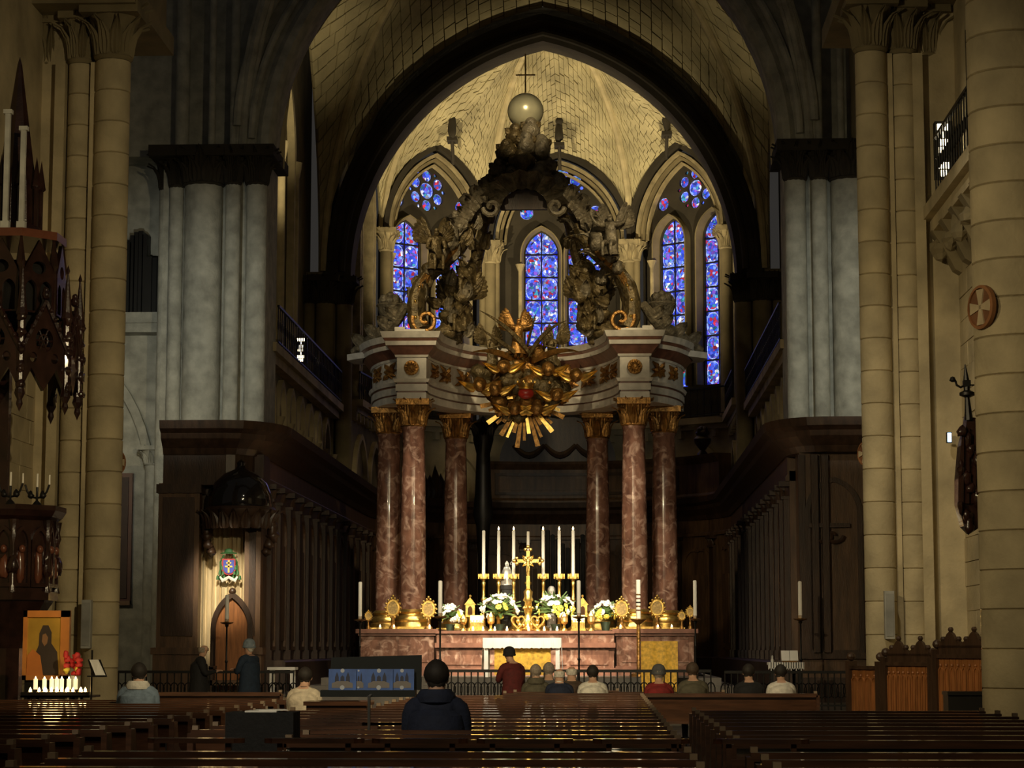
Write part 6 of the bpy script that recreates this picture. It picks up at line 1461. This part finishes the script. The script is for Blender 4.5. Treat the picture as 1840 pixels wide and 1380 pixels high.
b.tube([P(x, y, 31) for x, y in ((1735, 692), (1726, 696), (1719, 692), (1717, 685), (1712, 684))], .018, 6); b.lathe([(.02, -.02), (.05, .0), (.03, .05), (1e-3, .06)], P(1712, 684, 31), n=8); b.tube([P(1740, 692, 31), P(1765, 692, 31.2)], .012, 5); b.build('lamp_bracket', black, hs, True)
MB().box(PX(1766, 31.1, 1100), PX(1772, 31.1, 1100), 31.1, 31.3, PZ(1195, 31.1), PZ(1030, 31.1)).build('side_board', wood_p, hs)

# ================================================================== PEWS
PEW_H = .90
def pew_proto(L, name, label, group):
    t = thing(name, label, 'pew', (0, 0, 0), group=group)
    MB().box(-L/2, L/2, 0, .40, .42, .46).build('seat', wood_pew, t)
    b = MB(); b.add([(-L/2, .0, .46), (L/2, .0, .46), (L/2, -.09, PEW_H-.06), (-L/2, -.09, PEW_H-.06), (-L/2, .03, .46), (L/2, .03, .46), (L/2, -.06, PEW_H-.06), (-L/2, -.06, PEW_H-.06)], [(0, 1, 2, 3), (7, 6, 5, 4), (0, 4, 5, 1), (1, 5, 6, 2), (2, 6, 7, 3), (3, 7, 4, 0)]); o = b.build('backrest', wood_pew, t)
    MB().box(-L/2-.02, L/2+.02, -.17, -.02, PEW_H-.06, PEW_H).build('top_rail', wood_pew, o)
    MB().box(-L/2, L/2, -.36, -.20, .14, .19).build('kneeler', wood_pew, t)
    for s in (-1, 1):
        x = s*L/2; b = MB(); b.prism([(-.38, 0), (.44, 0), (.44, .5), (.1, .62), (.02, PEW_H-.03), (-.17, PEW_H-.03), (-.17, .35), (-.38, .25)], 'x', min(x, x+s*.05), max(x, x+s*.05)); b.build('end_panel', wood_pew, t)
        MB().box(x-.02 if s < 0 else x-.03, x+.03 if s < 0 else x+.02, -.1, -.02, PEW_H, PEW_H+.035).build('number_block', mat('pale_block', (.30, .22, .15), .5), t)
    return t
rows = [13.25+1.0*k for k in range(21)]
defs = [('centre', -1.5, 2.72, 'long brown oak pew in the middle block facing the altar table', 'pews facing the altar table'),
        ('left', -6.5, -2.2, 'brown oak pew in the block next to the pulpit and icon', 'pews on the pulpit side'),
        ('right', 3.06, 6.4, 'brown oak pew in the block next to the carved bench', 'pews on the carved bench side')]
for nm, a, c, lb, g in defs:
    pr = None; ps = None
    for k, y in enumerate(rows):
        if nm == 'left' and y > 30.6: continue
        if nm == 'left' and y < 14: continue
        if nm == 'right' and y > 25.5: continue
        if nm == 'centre' and abs(y-16.25) < .1: continue
        if nm == 'right' and abs(y-16.25) < .1: continue
        loc = ((a+c)/2, y, 0)
        if nm == 'centre' and 17 < y < 18.5:
            one = pew_proto(c+.40-.1, 'pew', 'brown oak pew cut short beside the black draped table', g); one.location = ((c-.40)/2, y, 0); continue
        if nm == 'centre' and y > 26:
            loc = ((c-.72)/2, y, 0)
            if ps is None: ps = pew_proto(c+.72-.1, 'pew', 'shorter brown oak pew of the middle block, between the slatted table and front pews', g); ps.location = loc
            else: dup(ps, loc)
            continue
        if pr is None: pr = pew_proto(c-a-.1, 'pew', lb, g); pr.location = loc
        else: dup(pr, loc)
def one_pew(a, c, y, lb):
    t = pew_proto(c-a, 'pew', lb, 'front pews'); t.location = ((a+c)/2, y, 0)
one_pew(PX(907, 35, 1243), PX(1465, 35, 1243), 35.0, 'front oak pew holding the row of seated worshippers')
one_pew(PX(925, 36, 1243), PX(1300, 36, 1243), 36.1, 'oak pew directly in front of the long front pew')
one_pew(PX(960, 37.2, 1243), PX(1110, 37.2, 1243), 37.2, 'short oak pew holding only the grey-haired worshipper in grey')
one_pew(PX(290, 36, 1243), PX(512, 36, 1243), 35.6, 'oak pew on its own below the curtained throne')
# prie-dieu chairs with rounded ledges
def prie(px0, px1, D, label):
    a, c = PX(px0, D, 1330), PX(px1, D, 1330); L = c-a; t = thing('prie_dieu', label, 'chair', ((a+c)/2, D, 0), group='prie-dieu chairs'); h = PZ(1327, D)
    pts = [(-L/2+.06*(1-math.cos(q)), .075*math.sin(q)) for q in [PI/2-PI*k/8 for k in range(9)]]
    pts = [(-L/2+.07-.07*math.sin(PI*k/8), -.09+.18*k/8) for k in range(9)]; ring = pts+[(-x, y) for x, y in pts[::-1]]
    MB().prism(ring, 'z', h-.035, h).build('arm_ledge', wood_pew, t)
    for s in (-1, 1):
        MB().box(s*(L/2-.12)-.02, s*(L/2-.12)+.02, -.03, .03, 0, h-.03).build('back_post', wood_pew, t); MB().box(s*(L/2-.12)-.02, s*(L/2-.12)+.02, .33, .38, 0, .44).build('leg', wood_pew, t)
    for k in range(3): MB().box(-L/2+.12, L/2-.12, -.012, .012, h-.2-.16*k, h-.15-.16*k).build('back_slat', wood_pew, t)
    MB().box(-L/2+.1, L/2-.1, -.02, .4, .43, .46).build('seat', wood_pew, t)
for px0, px1, lb in ((265, 440, 'prie-dieu chair with rounded ledge, at the pulpit end of its row'), (475, 655, 'prie-dieu chair with rounded ledge, behind the pole of the brochure rack'), (668, 842, 'prie-dieu chair with rounded ledge, behind the dark hooded worshipper'), (856, 1030, 'prie-dieu chair with rounded ledge, in line with the altar crucifix'), (1065, 1240, 'prie-dieu chair with rounded ledge, at the aisle end in line with the yellow cloth')):
    prie(px0, px1, 16.5, lb)
prie(1280, 1455, 16.5, 'prie-dieu chair with rounded ledge, across the gap from its row')
# slatted table, black draped table with paper
t = thing('side_table', 'dark oak table with many straight legs beside the brochure rack', 'table', (PX(600, 27.6), 27.7, 0), world=True)
a, c = PX(545, 27.3, 1262), PX(662, 27.3, 1262); z = PZ(1261, 27.3); MB().box(a, c, 27.3, 28.0, z-.05, z).build('table_top', wood_pew, t); MB().box(a+.03, c-.03, 27.35, 27.95, z-.14, z-.05).build('apron', wood_pew, t)
for k in range(5): x = a+.06+(c-a-.12)*k/4; MB().box(x-.025, x+.025, 27.36, 27.41, 0, z-.14).build('leg', wood_pew, t)
t = thing('draped_table', 'small table under a black cloth among the pews', 'table', (PX(465, 18), 18.2, 0), world=True); D = 18.0
a, c = PX(405, D, 1290), PX(527, D, 1290); z = PZ(1281, D); MB().box(a+.02, c-.02, D+.02, D+.38, z-.04, z-.005).build('table_top', wood_pew, t)
b = MB(); n = 24; ring = [(a, D), (c, D), (c, D+.4), (a, D+.4)]; vs = []
per = []
for i in range(4):
    p0, p1 = Vector(ring[i]), Vector(ring[(i+1) % 4])
    for k in range(8): per.append(p0.lerp(p1, k/8))
N_ = len(per); cc = Vector(((a+c)/2, D+.2)); vs = [(p.x, p.y, z) for p in per]+[(p.x+(p-cc).x*.03*(k % 3), p.y+(p-cc).y*.10*(k % 3), .12) for k, p in enumerate(per)]
b.add(vs, [tuple(range(N_))]+[(k, (k+1) % N_, (k+1) % N_+N_, k+N_) for k in range(N_)]); b.build('black_cloth', cmat('black', (.008, .008, .009)), t, True)
pp = thing('paper_sheet', 'loose white papers lying on the black draped table', 'paper', (PX(468, D, 1280), D+.2, z)); MB().box(-.14, .12, -.13, .1, 0, .012).build('sheet', cloth_w, pp); b = MB(); b.M = Matrix.Rotation(.3, 4, 'Z'); b.box(-.06, .18, -.1, .1, .012, .02); b.build('sheet', cloth_w, pp)

# brochure rack
D = 20.0; br = thing('brochure_rack', 'black brochure rack on a thin metal pole beside the dark hooded worshipper', 'rack', (PX(668, D), D, 0), world=True)
x = PX(668, D, 1240); MB().tube([(x, D-.22, .02), (x, D-.22, PZ(1250, D)), (x, D, PZ(1248, D))], .014, 8).build('pole', mat('steel_pole', (.35, .35, .34), .3, .8), br); MB().lathe([(.085, 0), (.08, .03), (.03, .05)], (x, D-.22, 0), n=18).build('base', black, br, True)
a, c = P(590, 1240, D), P(757, 1179, D); rack_m = mat('rack_black', (.012, .016, .014), .35)
MB().prism([(a.x, a.z), (c.x, a.z), (c.x, c.z+.01), (a.x+.02, c.z-.012)], 'y', D+.04, D+.06).build('back_panel', rack_m, br); MB().box(PX(578, D, 1245), PX(748, D, 1245), D-.10, D+.06, PZ(1252, D), PZ(1240, D)).build('tray', rack_m, br)
bl_m = mat('cover_blue', (.05, .15, .50), .35, var=.35, scale=6); cs_m = mat('cover_silhouette', (.015, .02, .06), .5); cw = mat('cover_white', (.65, .68, .72), .5); cl_ = mat('cover_lit_facade', (.28, .24, .20), .5)
def brochure(px0, px1, dy, label):
    A, Bq = P(px0, 1240, D-dy), P(px1, 1202, D-dy); w, h = Bq.x-A.x, Bq.z-A.z; t = thing('brochure', label, 'brochure', (A.x, D-dy, A.z), group='blue brochures in the rack'); t.rotation_euler = (-.10, 0, 0)
    MB().box(0, w, 0, .006, 0, h).build('cover', bl_m, t)
    u = w/.24
    for q in (.3, .5, .7):
        if q*w+.03 < w: MB().prism([(q*w-.018*u, .05), (q*w+.018*u, .05), (q*w+.016*u, h*.62), (q*w, h*(.86 if q != .5 else .7)), (q*w-.016*u, h*.62)], 'y', -.002, .001).build('spire_print', cs_m, t)
    MB().prism([(.12*w, .02), (.88*w, .02), (.88*w, h*.32), (.7*w, h*.42), (.3*w, h*.42), (.12*w, h*.32)], 'y', -.003, .001).build('facade_print', cl_, t)
    b = MB(); b.prism(circ(w*.5, h*.92, .018*u, 12), 'y', -.003, .001); b.build('badge_print', cw, t); b = MB(); b.prism(circ(w*.5, h*.12, .02*u, 12), 'y', -.004, .001); b.build('emblem_print', cw, t)
brochure(590, 640, .05, 'blue cathedral brochure at the far end of the rack from the hooded worshipper'); brochure(632, 656, .03, 'narrow slice of a blue brochure tucked behind its neighbours in the rack')
brochure(655, 706, .06, 'blue cathedral brochure in the middle of the rack above the pole'); brochure(700, 744, .04, 'blue cathedral brochure in the rack nearest the hooded worshipper')

# ================================================================== PEOPLE
denim = cmat('denim', (.20, .27, .36)); cream = cmat('cream', (.62, .54, .42)); dk = cmat('dark', (.012, .012, .014)); navy = cmat('navy', (.012, .018, .045)); redc = cmat('red', (.22, .018, .018)); dred = cmat('dark_red', (.10, .012, .012)); olive = cmat('olive', (.10, .09, .06)); greyc = cmat('grey', (.10, .10, .105)); whitec = cmat('white', (.72, .69, .62)); brownc = cmat('brown', (.07, .045, .03)); trous = cmat('trousers', (.02, .02, .028)); bluec = cmat('blue_coat', (.015, .03, .06)); greyblue = cmat('greyblue', (.20, .25, .30))
def seat_at(px, y): return (PX(px, y, 1220), y, 0)
person('seated worshipper in a blue denim jacket with a pale hood, near the pulpit', seat_at(247, 28.53), .05, denim, trous, 'dark', scale=1.03, bulk=1.15, hood=whitec)
person('seated worshipper in a cream jacket with short dark hair, next to the brochure rack', seat_at(545, 29.53), -.1, cream, trous, 'dark', scale=.97, bulk=1.05, collar=dk)
person('hooded worshipper in a dark navy coat, seated beside the brochure rack', (PX(783, 19.47, 1220), 19.47, 0), .0, navy, trous, 'dark', scale=1.12, bulk=1.15, hood=navy, coat=True, bow=.1)
person('standing person in a long black coat facing the blue-coated one before the throne', (PX(360, 41.2), 41.2, 0), -PI/2+.2, dk, trous, 'grey', 'stand', .08, bulk=1.2, scale=.94, arms='fold', coat=True, bald=True)
person('standing person in a dark blue coat and grey-blue cap before the throne', (PX(452, 41.2), 41.2, 0), PI/2-.5, bluec, trous, 'white', 'stand', .03, bulk=1.2, scale=.96, arms='fold', coat=True, hat=greyblue)
person('standing person in a dark red coat and black hat before the altar table', (PX(924, 37.2), 37.2, 0), .5, dred, trous, None, 'stand', .18, scale=.88, bulk=1.15, arms='fold', coat=True, hat=dk)
person('seated worshipper with ash-blond hair and an olive coat beside the dark red standing person', seat_at(963, 36.38), .05, olive, trous, 'grey', scale=.96, bulk=1.05, hood=olive)
person('seated grey-haired worshipper in a grey coat beyond the olive coat', seat_at(986, 37.48), 0, greyc, trous, 'grey', scale=.99)
person('seated bald worshipper in a navy jumper with a white collar', seat_at(1005, 35.28), .0, navy, trous, 'white', scale=.96, collar=whitec, bald=True)
person('seated bald worshipper in a brown coat beyond the navy jumper', seat_at(1027, 36.38), 0, brownc, trous, 'white', scale=.99, bald=True)
person('seated worshipper in a cream white jacket with dark hair, beside the navy jumper', seat_at(1065, 35.28), 0, whitec, trous, 'dark', scale=.95, bulk=1.1)
person('seated worshipper in a bright red coat and grey cap in front of the yellow cloth', seat_at(1184, 35.28), 0, redc, trous, 'grey', scale=.94, hat=greyc, bulk=1.05)
person('seated worshipper in a dim olive brown coat beside the red coat', seat_at(1245, 35.28), 0, olive, trous, 'brown', scale=1.0, bulk=1.08)
person('seated worshipper in black at the dark end of the front pew', seat_at(1346, 35.28), 0, dk, trous, 'dark', scale=.98, bulk=1.02)
person('seated worshipper in a white jacket with dark hair below the white clothed table', seat_at(1404, 35.28), 0, whitec, trous, 'dark', scale=.97, bulk=1.02)
